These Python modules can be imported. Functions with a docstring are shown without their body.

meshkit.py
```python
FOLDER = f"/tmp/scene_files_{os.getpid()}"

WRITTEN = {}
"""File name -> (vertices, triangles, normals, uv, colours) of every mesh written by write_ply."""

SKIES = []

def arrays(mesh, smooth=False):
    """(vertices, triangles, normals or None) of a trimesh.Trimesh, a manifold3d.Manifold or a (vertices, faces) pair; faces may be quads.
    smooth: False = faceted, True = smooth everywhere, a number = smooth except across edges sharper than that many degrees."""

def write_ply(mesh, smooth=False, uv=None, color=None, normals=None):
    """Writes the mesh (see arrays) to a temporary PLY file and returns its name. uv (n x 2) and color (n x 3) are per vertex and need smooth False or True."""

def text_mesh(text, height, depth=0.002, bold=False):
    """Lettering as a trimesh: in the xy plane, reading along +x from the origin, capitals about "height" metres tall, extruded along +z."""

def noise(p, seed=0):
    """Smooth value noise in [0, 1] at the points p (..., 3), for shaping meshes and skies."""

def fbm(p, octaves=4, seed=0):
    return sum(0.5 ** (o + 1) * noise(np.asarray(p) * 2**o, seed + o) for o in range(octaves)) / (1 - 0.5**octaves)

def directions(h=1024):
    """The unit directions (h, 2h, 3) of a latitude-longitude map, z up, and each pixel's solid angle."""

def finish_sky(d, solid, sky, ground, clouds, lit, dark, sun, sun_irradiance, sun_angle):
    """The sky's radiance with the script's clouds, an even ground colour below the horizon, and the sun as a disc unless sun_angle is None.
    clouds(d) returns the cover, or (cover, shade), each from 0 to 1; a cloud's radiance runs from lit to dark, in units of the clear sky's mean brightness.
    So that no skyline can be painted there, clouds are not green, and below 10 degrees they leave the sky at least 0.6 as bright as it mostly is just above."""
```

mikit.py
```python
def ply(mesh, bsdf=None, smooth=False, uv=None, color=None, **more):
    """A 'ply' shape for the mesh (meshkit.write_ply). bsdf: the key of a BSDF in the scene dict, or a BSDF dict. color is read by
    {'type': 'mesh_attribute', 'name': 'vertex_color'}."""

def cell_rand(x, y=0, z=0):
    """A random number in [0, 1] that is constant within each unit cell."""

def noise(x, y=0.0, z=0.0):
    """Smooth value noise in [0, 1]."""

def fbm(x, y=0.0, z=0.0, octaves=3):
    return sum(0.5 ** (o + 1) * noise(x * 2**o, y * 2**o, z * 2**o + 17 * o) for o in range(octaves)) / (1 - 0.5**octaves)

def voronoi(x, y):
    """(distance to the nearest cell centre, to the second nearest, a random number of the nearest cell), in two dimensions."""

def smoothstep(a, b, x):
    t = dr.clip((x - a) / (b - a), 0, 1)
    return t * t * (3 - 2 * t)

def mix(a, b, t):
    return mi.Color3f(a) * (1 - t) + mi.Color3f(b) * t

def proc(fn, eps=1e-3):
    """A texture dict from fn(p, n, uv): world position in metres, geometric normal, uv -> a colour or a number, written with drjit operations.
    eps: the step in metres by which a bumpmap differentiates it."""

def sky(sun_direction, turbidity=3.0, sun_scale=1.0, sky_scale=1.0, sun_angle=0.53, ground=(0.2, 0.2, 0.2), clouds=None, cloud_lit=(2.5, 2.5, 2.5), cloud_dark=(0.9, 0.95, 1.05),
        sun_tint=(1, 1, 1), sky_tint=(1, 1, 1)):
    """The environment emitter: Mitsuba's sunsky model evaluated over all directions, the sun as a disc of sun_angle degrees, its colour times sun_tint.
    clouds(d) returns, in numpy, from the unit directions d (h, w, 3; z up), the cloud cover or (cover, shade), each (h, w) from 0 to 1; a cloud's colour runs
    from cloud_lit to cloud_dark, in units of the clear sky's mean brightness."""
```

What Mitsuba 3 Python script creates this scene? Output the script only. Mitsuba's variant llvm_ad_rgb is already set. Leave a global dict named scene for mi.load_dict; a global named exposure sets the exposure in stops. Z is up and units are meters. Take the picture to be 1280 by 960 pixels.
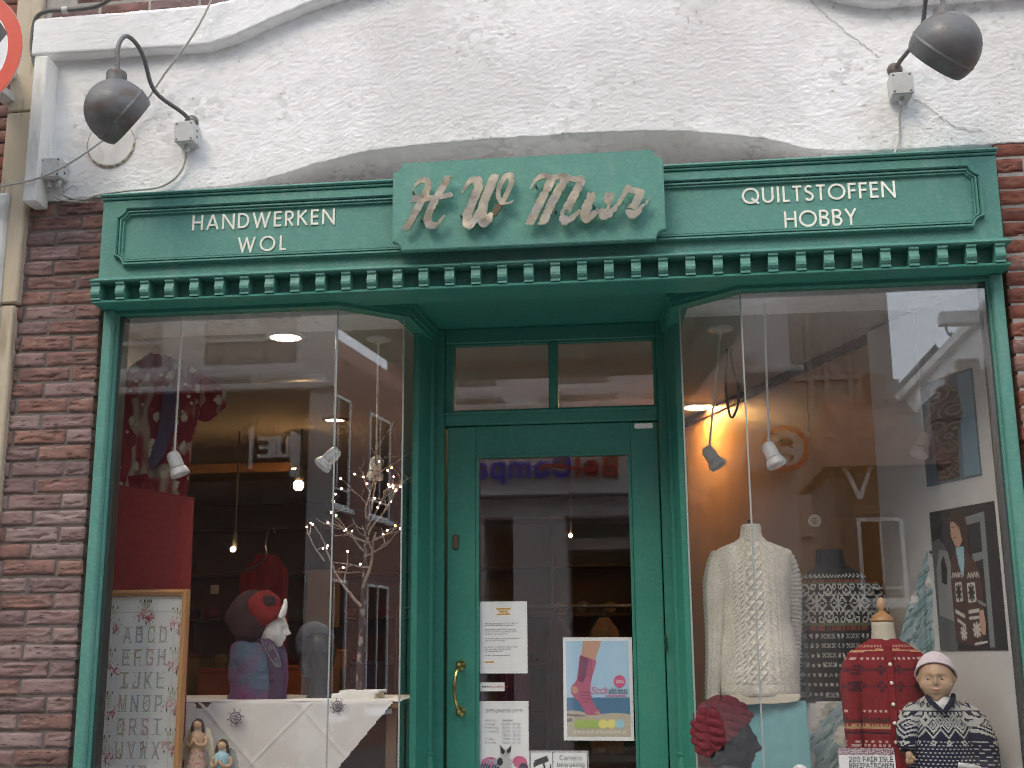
import math, numpy as np, trimesh, shapely, mitsuba as mi, drjit as dr, mikit, meshkit
from shapely.geometry import Polygon, LineString, Point, box as sbox
from shapely.ops import unary_union
from shapely import affinity
T = mi.ScalarTransform4f
scene, labels = {}, {}

# ------------------------------------------------------------------ camera, sky, exposure
scene['camera'] = {'type': 'perspective', 'fov': 46.21, 'fov_axis': 'x', 'near_clip': 0.05, 'far_clip': 3000.0,
    'to_world': T().look_at(origin=[0.41468, -4.33103, 1.6], target=[0.41468 - .11263, -4.33103 + .96948, 1.6 + .21776], up=[.0324, -.21546, .97598])}
scene['sky'] = mikit.sky([-0.35, -0.62, 0.75], turbidity=4, sun_scale=0.16, sun_angle=24, clouds=lambda d: 1.0, cloud_lit=(2.25, 2.5, 2.80), cloud_dark=(2.2, 2.25, 2.35))
exposure = 2.88

# ------------------------------------------------------------------ helpers
def key(name, parent=None):
    base = f'{parent}__{name}' if parent else name
    k, i = base, 0
    while k in scene or k in labels:
        i += 1; k = f'{base}_{i:03d}'
    return k
def lab(k, label=None, cat=None, group=None, kind=None):
    d = labels.setdefault(k, {})
    for a, b in (('label', label), ('category', cat), ('group', group), ('kind', kind)):
        if b: d[a] = b
    return k
def thing(name, label, cat, group=None):
    return lab(key(name), label, cat, group)
def add(name, mesh, bsdf, parent=None, smooth=False, label=None, **kw):
    k = key(name, parent); more = {a: kw.pop(a) for a in ('to_world', 'emitter') if a in kw}
    scene[k] = mikit.ply(mesh, bsdf, smooth, **kw); scene[k].update(more)
    if label: lab(k, label)
    return k
def solo(name, mesh, bsdf, label, cat, group=None, smooth=False, **kw):
    return lab(add(name, mesh, bsdf, None, smooth, **kw), label, cat, group)
def put(name, ply, parent=None, M=None, bsdf=None):
    k = key(name, parent); d = dict(ply)
    if M is not None: d['to_world'] = M
    if bsdf: d['bsdf'] = {'type': 'ref', 'id': bsdf}
    scene[k] = d; return k
def cat(ms):
    vs, fs, n = [], [], 0
    for v, f in ms:
        v = np.asarray(v, float); f = np.asarray(f, int)
        if f.shape[1] == 4: f = np.vstack([f[:, [0, 1, 2]], f[:, [0, 2, 3]]])
        vs.append(v); fs.append(f + n); n += len(v)
    return np.vstack(vs), np.vstack(fs)
def tm(m): return np.array(m.vertices), np.array(m.faces)
def hull(p): return tm(trimesh.convex.convex_hull(np.asarray(p, float)))
def box(x0, x1, y0, y1, z0, z1, c=0.0):
    if c <= 0:
        return hull([[x, y, z] for x in (x0, x1) for y in (y0, y1) for z in (z0, z1)])
    p = []
    for x, sx in ((x0, 1), (x1, -1)):
        for y, sy in ((y0, 1), (y1, -1)):
            for z, sz in ((z0, 1), (z1, -1)):
                p += [[x + sx*c, y + sy*c, z], [x + sx*c, y, z + sz*c], [x, y + sy*c, z + sz*c]]
    return hull(p)
def grid(P, wrap=False):
    P = np.asarray(P, float); a, b = P.shape[:2]
    i = np.arange(a*b).reshape(a, b)
    if wrap: i = np.hstack([i, i[:, :1]])
    return P.reshape(-1, 3), np.stack([i[:-1, :-1], i[1:, :-1], i[1:, 1:], i[:-1, 1:]], -1).reshape(-1, 4)
def gridtri(P, wrap=False): return cat([grid(P, wrap)])
def lathe(prof, n=24, c=(0, 0, 0), axis=None):
    prof = np.asarray(prof, float); t = np.arange(n)*2*np.pi/n
    P = np.stack([prof[:, None, 0]*np.cos(t), prof[:, None, 0]*np.sin(t), np.repeat(prof[:, 1:2], n, 1)], -1)
    v, f = cat([grid(P, True)]); f = f[:, ::-1]
    if axis is not None:
        v = v @ np.array(trimesh.geometry.align_vectors([0, 0, 1], axis))[:3, :3].T
    return v + np.asarray(c, float), f
def tube(pts, r, n=10):
    p = np.asarray(pts, float); r = np.broadcast_to(np.asarray(r, float), (len(p),))
    d = np.gradient(p, axis=0); d /= np.linalg.norm(d, axis=1, keepdims=True) + 1e-12
    u = np.cross(d[0], [0.31, 0.2, 0.93] if abs(d[0][2]) < .9 else [1, 0.1, 0]); u /= np.linalg.norm(u)
    rings, t = [], np.arange(n)*2*np.pi/n
    for a, q, k in zip(d, p, r):
        u = u - a*(u @ a); u /= np.linalg.norm(u); w = np.cross(a, u)
        rings.append(q + k*(np.cos(t)[:, None]*u + np.sin(t)[:, None]*w))
    v, f = cat([grid(np.array(rings), True)]); f = f[:, ::-1]; m = len(v)
    v = np.vstack([v, p[:1], p[-1:]]); i = np.arange(n); j = (i + 1) % n
    return v, np.vstack([f, np.stack([i*0 + m, j, i], 1), np.stack([i*0 + m + 1, i + m - n, j + m - n], 1)])
def curve(pts, n=30):
    from scipy.interpolate import CubicSpline
    p = np.asarray(pts, float); s = np.r_[0, np.cumsum(np.linalg.norm(np.diff(p, axis=0), axis=1))]
    return CubicSpline(s, p)(np.linspace(0, s[-1], n))
def polys(g): return [x for x in getattr(g, 'geoms', [g]) if isinstance(x, Polygon) and x.area > 1e-9]
def ext(poly, y0, y1):
    """a flat shape drawn in x,z and given the depth y0 (front) to y1"""
    out = []
    for g in polys(poly):
        v, f = tm(trimesh.creation.extrude_polygon(g, y1 - y0, engine='earcut'))
        out.append((np.stack([v[:, 0], y1 - v[:, 2], v[:, 1]], 1), f))
    return cat(out)
def move(m, d=(0, 0, 0), rz=0.0, rx=0.0, s=1.0, ry=0.0):
    v = np.asarray(m[0], float)*s
    R = trimesh.transformations.euler_matrix(rx, ry, rz)[:3, :3]
    return v @ R.T + np.asarray(d, float), m[1]
def rect(x0, x1, z0, z1): return sbox(x0, z0, x1, z1)
def rnd(seed): return np.random.default_rng(seed)
nz = meshkit.noise; fbmn = meshkit.fbm
def sph(c, r, sub=2):
    m = trimesh.creation.icosphere(sub); return np.array(m.vertices)*r + np.asarray(c), np.array(m.faces)

# ------------------------------------------------------------------ materials
fbm, noise, voronoi, smoothstep, mix, cell_rand = mikit.fbm, mikit.noise, mikit.voronoi, mikit.smoothstep, mikit.mix, mikit.cell_rand
def mat(name, color, rough=0.6, metal=0.0, bump=None, scale=1.0, **kw):
    c = {'type': 'rgb', 'value': list(color)} if isinstance(color, (tuple, list)) else mikit.proc(color)
    r = mikit.proc(rough) if callable(rough) else rough
    b = {'type': 'principled', 'base_color': c, 'roughness': r, 'metallic': metal, **kw}
    if bump: b = {'type': 'bumpmap', 'bump': mikit.proc(bump, eps=kw.get('eps', 1e-3)), 'scale': scale, 'bsdf': b}
    scene[name] = {'type': 'twosided', 'b': b}
def plaster_c(p, n, uv):
    a = fbm(p.x*2.2, p.y*2, p.z*1.6, 4); g = fbm(p.x*38, p.y*38, p.z*38, 3); d = fbm(p.x*7 + 9, p.y*7, p.z*4, 4)
    spot = smoothstep(.88, .93, noise(p.x*60 + 3, p.y*46, p.z*46))*smoothstep(.45, .7, d)
    c = mix((.86, .86, .86), (.68, .68, .67), smoothstep(.44, .72, a)*.8); c = mix(c, (.62, .62, .605), smoothstep(.38, .85, g)*.4)
    c = mix(c, (.50, .50, .48), smoothstep(.52, .78, d)*smoothstep(.45, .66, g)*.5)
    return mix(c, (.34, .33, .30), spot*.6)
mat('plaster', plaster_c, .9, bump=lambda p, n, uv: noise(p.x*105, p.y*105, p.z*105)*.7 + noise(p.x*230, p.y*230, p.z*230)*.5, scale=.0029)
def brick_fn(c0, c1, k, pale=.5):
    def fn(p, n, uv):
        a = fbm(p.x*16 + k*3.1, p.y*16, p.z*30, 3); b = fbm(p.x*60 + k, p.y*60, p.z*90, 3); d = fbm(p.x*9 + 7*k, p.y*9, p.z*14 + k, 2)
        c = mix(c0, c1, smoothstep(.3, .7, a)); c = mix(c, (.33, .25, .23), smoothstep(.5, .75, b)*smoothstep(.4, .7, d)*pale)
        return mix(c, (.045, .03, .03), smoothstep(.66, .8, fbm(p.x*30, p.y*40, p.z*110 + k, 3))*.8)
    return fn
BR = [((.155, .088, .078), (.24, .13, .11)), ((.205, .127, .12), (.275, .185, .177)), ((.15, .098, .096), (.22, .147, .143)), ((.187, .097, .081), (.27, .15, .122)), ((.23, .163, .158), (.31, .222, .215))]
for i, (a, b) in enumerate(BR):
    mat(f'brick_tone_{i}', brick_fn(a, b, i), .92, bump=lambda p, n, uv: fbm(p.x*140, p.y*140, p.z*260, 3), scale=.003)
mat('brick_red', brick_fn((.16, .05, .035), (.235, .085, .055), 9, .2), .9, bump=lambda p, n, uv: fbm(p.x*140, p.y*140, p.z*260, 3), scale=.002)
mat('mortar', lambda p, n, uv: mix((.12, .10, .09), (.20, .172, .16), fbm(p.x*40, p.y*40, p.z*40, 4)), .95, bump=lambda p, n, uv: fbm(p.x*300, p.y*300, p.z*300, 3), scale=.004)
mat('mortar_pale', lambda p, n, uv: mix((.26, .24, .22), (.42, .40, .37), fbm(p.x*40, p.y*40, p.z*40, 4)), .95)
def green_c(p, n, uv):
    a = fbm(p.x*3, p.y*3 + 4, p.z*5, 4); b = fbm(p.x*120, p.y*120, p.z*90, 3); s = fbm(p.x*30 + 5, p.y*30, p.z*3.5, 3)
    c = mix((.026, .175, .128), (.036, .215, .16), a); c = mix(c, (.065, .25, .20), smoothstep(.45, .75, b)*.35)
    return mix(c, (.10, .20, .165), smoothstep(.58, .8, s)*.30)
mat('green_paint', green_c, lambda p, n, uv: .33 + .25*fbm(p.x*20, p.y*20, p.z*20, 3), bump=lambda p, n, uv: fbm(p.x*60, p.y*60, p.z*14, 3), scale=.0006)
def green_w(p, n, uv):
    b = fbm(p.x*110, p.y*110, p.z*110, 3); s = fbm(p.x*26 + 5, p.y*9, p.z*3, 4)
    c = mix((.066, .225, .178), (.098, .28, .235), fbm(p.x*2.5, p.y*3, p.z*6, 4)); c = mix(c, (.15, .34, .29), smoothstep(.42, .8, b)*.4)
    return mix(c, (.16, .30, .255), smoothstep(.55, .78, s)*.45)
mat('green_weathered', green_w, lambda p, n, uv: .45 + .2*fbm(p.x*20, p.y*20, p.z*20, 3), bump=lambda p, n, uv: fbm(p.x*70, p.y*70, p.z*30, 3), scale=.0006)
def gold_c(p, n, uv):
    a = fbm(p.x*24, 1.0, p.z*24, 4); b = fbm(p.x*90, 2.0, p.z*90, 3)
    c = mix((.93, .83, .64), (.82, .77, .68), smoothstep(.4, .65, a)); return mix(c, (.62, .46, .38), smoothstep(.58, .75, b)*.5)
mat('worn_gold', gold_c, lambda p, n, uv: .09 + .2*fbm(p.x*30, 3.0, p.z*30, 3), 1.0, bump=lambda p, n, uv: fbm(p.x*11, 0.0, p.z*11, 2), scale=.005)
mat('letter_metal', (.92, .90, .80), .2, .2); mat('lead_grey', lambda p, n, uv: mix((.40, .39, .38), (.50, .49, .48), fbm(p.x*20, p.y*20, p.z*20, 3)), .8)
def patina(p, n, uv):
    a = fbm(p.x*22, p.y*22, p.z*22, 4); b = fbm(p.x*9 + 4, p.y*9, p.z*16, 3)
    c = mix((.11, .108, .11), (.19, .19, .195), a); return mix(c, (.12, .075, .05), smoothstep(.52, .70, b)*.6)
mat('lamp_metal', patina, lambda p, n, uv: .38 + .25*fbm(p.x*30, p.y*30, p.z*30, 3), .35)
mat('grey_plastic', lambda p, n, uv: mix((.44, .44, .43), (.56, .56, .55), fbm(p.x*50, p.y*50, p.z*50, 3)), .6)
mat('white_plastic', lambda p, n, uv: mix((.70, .69, .66), (.60, .59, .55), smoothstep(.5, .75, fbm(p.x*30, p.y*30, p.z*7, 4))), .4)
mat('screw', (.12, .12, .12), .4, .6)
mat('cable_grey', (.42, .40, .36), .6); mat('cable_dark', (.11, .105, .1), .6)
mat('pipe_beige', lambda p, n, uv: mix(mix((.46, .38, .27), (.52, .45, .34), fbm(p.x*8, p.y*8, p.z*3, 4)), (.24, .20, .13), smoothstep(.56, .75, fbm(p.x*40, p.y*40, p.z*5, 4))*.6), .7)
mat('stone_pale', lambda p, n, uv: mix((.62, .62, .60), (.45, .45, .43), smoothstep(.45, .7, fbm(p.x*12, p.y*12, p.z*9, 4))), .85)
mat('sign_red', (.62, .07, .035), .35); mat('sign_white', (.78, .77, .79), .35); mat('sign_black', (.035, .028, .04), .4)
mat('brass', lambda p, n, uv: mix((.72, .50, .20), (.45, .30, .13), smoothstep(.45, .7, fbm(p.x*60, p.y*60, p.z*60, 3))), .22, 1.0)
mat('dull_bronze', (.12, .09, .055), .5, .5)
mat('black_gap', (.01, .012, .011), .8); mat('seal', (.33, .35, .34), .4); mat('shade_slot_black', (.03, .035, .033), .6)
mat('paper', lambda p, n, uv: mix((.74, .75, .75), (.80, .81, .81), fbm(p.x*14, p.y*14, p.z*14, 3)), .7)
for nm, c, r in (('ink', (.03, .03, .035), .7), ('ink_grey', (.22, .22, .23), .7), ('ink_red', (.45, .10, .08), .7), ('ink_gold', (.55, .34, .06), .6), ('ink_pink', (.60, .13, .25), .6), ('sock_pink', (.47, .15, .24), .7), ('sock_plum', (.24, .09, .16), .7), ('ink_blue', (.02, .03, .55), .5), ('print_red', (.42, .02, .025), .5),
        ('print_sky', (.42, .60, .74), .6), ('print_sea', (.10, .21, .34), .6), ('print_skin', (.55, .34, .25), .6), ('print_sand', (.50, .45, .36), .6), ('print_green', (.40, .52, .16), .6), ('print_yellow', (.72, .68, .24), .6), ('print_cyan', (.36, .58, .66), .6),
        ('white_paint', (.74, .74, .72), .4), ('white_enamel', (.80, .80, .79), .3), ('dark_wood', (.035, .02, .014), .5), ('dark_cloth', (.018, .018, .022), .9), ('maroon_knit', (.13, .018, .022), .95), ('grey_knit', (.14, .145, .16), .95),
        ('wax_skin', (.62, .50, .40), .45), ('mannequin_white', (.74, .71, .66), .5), ('mannequin_black', (.012, .013, .015), .45), ('cream_cloth', (.62, .56, .44), .85), ('orange_wood', (.50, .27, .12), .4), ('purple_cloth', (.075, .05, .09), .9),
        ('card_white', (.80, .80, .78), .6), ('pink_hat', (.82, .72, .76), .85), ('navy', (.012, .015, .035), .9), ('doll_skin', (.56, .37, .24), .45), ('lip', (.50, .22, .17), .5), ('iris', (.05, .045, .03), .2), ('hair_brown', (.06, .03, .018), .7),
        ('slate', (.06, .06, .062), .8), ('floor_dark', (.10, .06, .035), .4), ('ceiling_cream', (.46, .44, .41), .9), ('wall_dim', (.16, .11, .085), .9), ('shelf_wood', (.13, .075, .04), .6)):
    mat(nm, c, r)
scene['pane_glass'] = {'type': 'thindielectric', 'int_ior': 1.78}
scene['bulb_glow'] = {'type': 'diffuse', 'reflectance': {'type': 'rgb', 'value': [.6, .5, .4]}}
mat('red_felt', lambda p, n, uv: mix((.20, .020, .019), (.26, .030, .027), fbm(p.x*60, p.y*60, p.z*60, 3)), .95)
def emit(r, g, b, w=1.0): return {'type': 'area', 'radiance': {'type': 'rgb', 'value': [r, g, b]}, 'sampling_weight': w}
# ------------------------------------------------------------------ setting: ground
G = 400.0
def street_c(p, n, uv):
    r = dr.floor(p.y/.105); u = p.x/.21 + .5*(r - 2*dr.floor(r/2)); fx, fy = u - dr.floor(u), p.y/.105 - r
    j = smoothstep(.0, .05, dr.minimum(fx, 1 - fx)*2)*smoothstep(.0, .09, dr.minimum(fy, 1 - fy)*2)
    return mix((.05, .05, .05), mix((.12, .105, .10), (.18, .16, .15), cell_rand(dr.floor(u), r)), j)
mat('street_stone', street_c, .8)
k = add('street', (np.array([[-G, -G, 0], [G, -G, 0], [G, G, 0], [-G, G, 0.]]), np.array([[0, 1, 2], [0, 2, 3]])), 'street_stone'); lab(k, 'grey brick paved shopping street in front of the shop', kind='structure')
k = add('pavement', cat([box(-25, -.56, -1.3, .1, .0, .12, .01), box(.56, 25, -1.3, .1, .0, .12, .01), box(-.56, .56, -1.3, -.15, .0, .12, .01)]), 'stone_pale'); lab(k, 'raised stone pavement along the shop front', kind='structure')

# ------------------------------------------------------------------ plaster wall with the flat arch
AX = np.array([-2.05, -1.45, -1.27, -1.106, -1.0, -.838, -.677, -.462, -.081, .178, .467, .637, .897, .993, 1.10, 1.30, 1.74, 3.2])
AZ = np.array([3.392, 3.408, 3.415, 3.427, 3.455, 3.497, 3.530, 3.546, 3.557, 3.560, 3.554, 3.538, 3.493, 3.458, 3.432, 3.422, 3.424, 3.424])
def zb(x): return np.interp(x, AX, AZ)
def plaster_wall():
    xs = np.linspace(-2.05, 3.2, 780); top = 5.2
    v = np.r_[np.linspace(0, 1, 150)**1.0*.86, np.linspace(.9, 5.2 - 3.4, 24)]
    z0 = zb(xs)
    z0 = np.convolve(np.pad(z0, 6, mode='edge'), np.ones(13)/13, 'valid') + .004*(nz(np.stack([xs*60, xs*0, xs*0], -1)) - .5) + .004*(nz(np.stack([xs*23, xs*0 + 4, xs*0], -1)) - .5)
    P = np.zeros((len(xs), len(v) + 8, 3))
    for j, a in enumerate(v):
        P[:, 8 + j] = np.stack([xs, np.zeros_like(xs), z0 + .006 + a*(5.2 - z0)/(5.2 - 3.4)], 1)
    for j, (yy, dz) in enumerate(((.34, .0), (.2, .0), (.1, .0), (.05, .0), (.02, .0), (.008, .0005), (.003, .0015), (.001, .003))):
        P[:, j] = np.stack([xs, np.full_like(xs, yy), z0 + dz], 1)
    q = P.reshape(-1, 3)
    d = .0019*(nz(q*np.array([88, 60, 92]), 3) - .5) + .0014*(fbmn(q*np.array([40, 30, 38]), 2, 5) - .5) + .008*(fbmn(q*2.1, 3, 8) - .5)
    P[..., 1] -= d.reshape(P.shape[:2])*np.r_[0, .4, .7, 1, 1, np.ones(P.shape[1] - 5)][None]
    return gridtri(P)
pw = thing('plaster_wall', 'rough white plastered wall with a flat arch above the green shop sign', 'wall')
v, f = plaster_wall(); add("render", (v, f), 'plaster', pw, True)
add('backing', box(-2.05, 3.2, .36, .6, 2.97, 5.2), 'plaster', pw); add('sign_ledge', box(-1.40, 1.25, -.085, .36, 3.352, 3.369), 'lead_grey', pw)
add('backing', box(-2.05, -1.1, .02, .36, 3.36, 3.5), 'plaster', pw); add('backing', box(1.1, 3.2, .02, .36, 3.36, 3.5), 'plaster', pw)
# hood mould band: level at the sides, arched over the middle
def band():
    path = [(-2.065, 4.012, 4.185), (-1.7, 4.008, 4.188), (-1.32, 4.004, 4.194), (-1.2, 4.035, 4.215), (-1.05, 4.10, 4.285), (-.85, 4.175, 4.36), (-.5, 4.26, 4.45), (0, 4.30, 4.49), (.5, 4.26, 4.45), (.85, 4.175, 4.36), (1.05, 4.10, 4.285), (1.2, 4.035, 4.215), (1.32, 4.004, 4.194), (3.2, 4.0, 4.19)]
    a = np.array(path); xs = np.linspace(-2.065, 3.2, 420); lo, hi = np.interp(xs, a[:, 0], a[:, 1]), np.interp(xs, a[:, 0], a[:, 2])
    prof = [(.03, 0), (-.045, .0), (-.056, .03), (-.06, .06)] + [(-.06, t) for t in np.linspace(.1, .92, 16)] + [(-.055, .97), (-.04, 1), (.03, 1.02)]
    P = np.array([[(x, y, l + (h - l)*t) for y, t in prof] for x, l, h in zip(xs, lo, hi)])
    q = P.reshape(-1, 3); P[..., 1] += (.005*(fbmn(q*np.array([60, 30, 70]), 4, 2) - .5)).reshape(P.shape[:2]); P[..., 2] += (.010*(fbmn(q*np.array([40, 40, 40]), 3, 4) - .5)).reshape(P.shape[:2])
    v, f = gridtri(P); e = [(P[0], 1), (P[-1], 0)]
    return v, f
add('hood_mould', band(), 'plaster', pw, True)
# hairline cracks and the grey smear of old filler at right
def crack(pts, r=.0011, seed=1):
    g = rnd(seed); c = curve([(x, -.004, z) for x, z in pts], 60); c[:, 0] += g.normal(0, .003, 60); c[:, 2] += g.normal(0, .003, 60)
    return tube(c, r*(.5 + g.random(60)), 5)
mat('crack_dirt', (.42, .41, .39), .95)
add('crack', crack([(1.04, 4.12), (1.12, 4.02), (1.2, 3.93), (1.27, 3.86), (1.33, 3.80)]), 'crack_dirt', pw)
add('crack', crack([(1.44, 3.62), (1.50, 3.58), (1.55, 3.53), (1.61, 3.49), (1.68, 3.48)], seed=2), 'crack_dirt', pw)
add('crack', crack([(1.22, 4.1), (1.19, 4.05), (1.17, 4.02)], .0009, 3), 'crack_dirt', pw)
add('crack', crack([(-1.93, 3.44), (-1.90, 3.435), (-1.88, 3.45), (-1.85, 3.44)], .0010, 4), 'crack_dirt', pw)

# ------------------------------------------------------------------ brickwork
def brick_mesh(L, h, depth, seed, nu=30, nv=10, rough=1.0, sides=True):
    """one hand-moulded brick: uneven arrises and the sunk folds of thrown clay"""
    g = rnd(seed); u, w = np.linspace(0, 1, nu), np.linspace(0, 1, nv)
    U, W = np.meshgrid(u, w, indexing='ij'); X, Z = U*L, W*h
    y = .006*rough*(fbmn(np.stack([X*30 + seed*7.7, X*0 + 1, Z*50], -1), 3, seed) - .5)
    for _ in range(int(g.integers(0, 4)) if rough > .5 else int(g.random() > .6)):
        a, b, zc, bow = g.uniform(0, .5), g.uniform(.3, .75), g.uniform(.2, .85), g.normal(0, .22)
        t = np.clip((U - a)/b, 0, 1); line = zc + bow*(t - .5)**2*2 + .16*(nz(np.stack([X*60, X*0 + seed, X*0], -1)) - .5)
        on = ((U > a) & (U < a + b))*np.sin(np.pi*t)**.6
        y += .0062*rough*np.exp(-((W - line)/.10)**2)*on - .002*rough*np.exp(-((W - line - .14)/.12)**2)*on
    edge = np.minimum(np.minimum(U*L, (1 - U)*L), np.minimum(W*h, (1 - W)*h))
    y += .006*np.exp(-edge/.0025)
    X2 = X + .003*rough*(fbmn(np.stack([Z*40, X*0 + seed, X*0], -1), 2, seed + 1) - .5)*np.where((U < .01) | (U > .99), 1, 0)
    Z2 = Z + .007*rough*(fbmn(np.stack([X*24, X*0 + seed*1.3, W*3], -1), 3, seed + 2) - .5)*np.abs(W*2 - 1)
    P = np.stack([X2, y, Z2], -1); F = [gridtri(P)]; F[0] = (F[0][0], F[0][1])
    ring = np.concatenate([P[:, 0], P[-1, 1:], P[::-1, -1][1:], P[0, ::-1][1:]])
    back = ring + np.array([0, 1, 0])*depth
    F.append(gridtri(np.stack([ring, back])))
    return cat(F)
NB = 9
LONG = [mikit.ply(brick_mesh(.205, .0525, .05, 11 + i), 'brick_tone_0', True) for i in range(NB)]
HALF = [mikit.ply(brick_mesh(.098, .0525, .05, 51 + i, nu=16), 'brick_tone_0', True) for i in range(NB)]
REDL = [mikit.ply(brick_mesh(.205, .0490, .04, 91 + i, nu=20, nv=6, rough=.55), 'brick_red', True) for i in range(5)]
def pier(label, x_edge, side, k0, k1, z_of, parent, longs, halves, tones, xmin, xmax, y=0.0, seed=0, tilt=True):
    g = rnd(seed)
    for k in range(k0, k1):
        z = z_of(k); odd = k % 2
        x = x_edge; first = True
        while (x > xmin if side < 0 else x < xmax):
            half = first and odd; L = .098 if half else .205; first = False
            x0 = x - L if side < 0 else x
            i = int(g.integers(len(halves if half else longs))); src = (halves if half else longs)[i]
            flip = g.random() > .5
            M = T().translate([x0 + g.normal(0, .0012), y + g.normal(0, .0016), z + g.normal(0, .001)])
            if flip: M = M @ T().translate([L, 0, .0525]) @ T().rotate([0, 1, 0], 180)
            M = M @ T().translate([0, 0, 0]).rotate([0, 1, 0], float(g.normal(0, .25)))
            put('brick', src, parent, M, tones[int(g.integers(len(tones)))])
            x += side*(L + .0105)
CO = .0625; zk = lambda k: 3.33 - k*CO + .004
T5 = [f'brick_tone_{i}' for i in range(5)]; TU = ['brick_tone_0', 'brick_tone_2', 'brick_tone_3', 'brick_tone_0', 'brick_tone_1']
bl = thing('brick_pier', 'purple brown rough brick pier left of the shop window', 'brick wall')
pier('', -1.722, -1, 0, 14, zk, bl, LONG, HALF, TU, -2.07, 0, seed=3)
pier('', -1.722, -1, 14, 36, zk, bl, LONG, HALF, T5 + ['brick_tone_4', 'brick_tone_1'], -2.17, 0, seed=4)
add('mortar_bed', box(-2.26, -1.727, .008, .12, .0, 3.41), 'mortar', bl)
add('pier_return', box(-1.7275, -1.7245, .02, .115, .0, 3.36), 'brick_tone_2', bl)
def lower_bricks(parent, xa, xb):   # below the frame of the picture: courses down to the pavement, one mesh
    ms = [box(xa, xb, .003, .05, zk(k), zk(k) + .05, .003) for k in range(36, 52)]
    lab(add('lower_course', cat(ms), 'brick_tone_2', parent), kind='stuff')
lower_bricks(bl, -2.26, -1.727)
br = thing('brick_pier', 'warm red brick pier right of the shop window', 'brick wall')
zr = lambda k: 3.3745 - k*CO
pier('', 1.716, 1, 0, 35, zr, br, REDL, HALF[:4], ['brick_red', 'brick_red', 'brick_tone_3'], 0, 1.99, seed=8)
add('mortar_bed', box(1.722, 2.4, .007, .12, .0, 3.44), 'mortar_pale', br)
add('pier_return', box(1.7175, 1.7215, .02, .115, .0, 3.36), 'brick_red', br)
lower_bricks(br, 1.722, 2.4)
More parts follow.
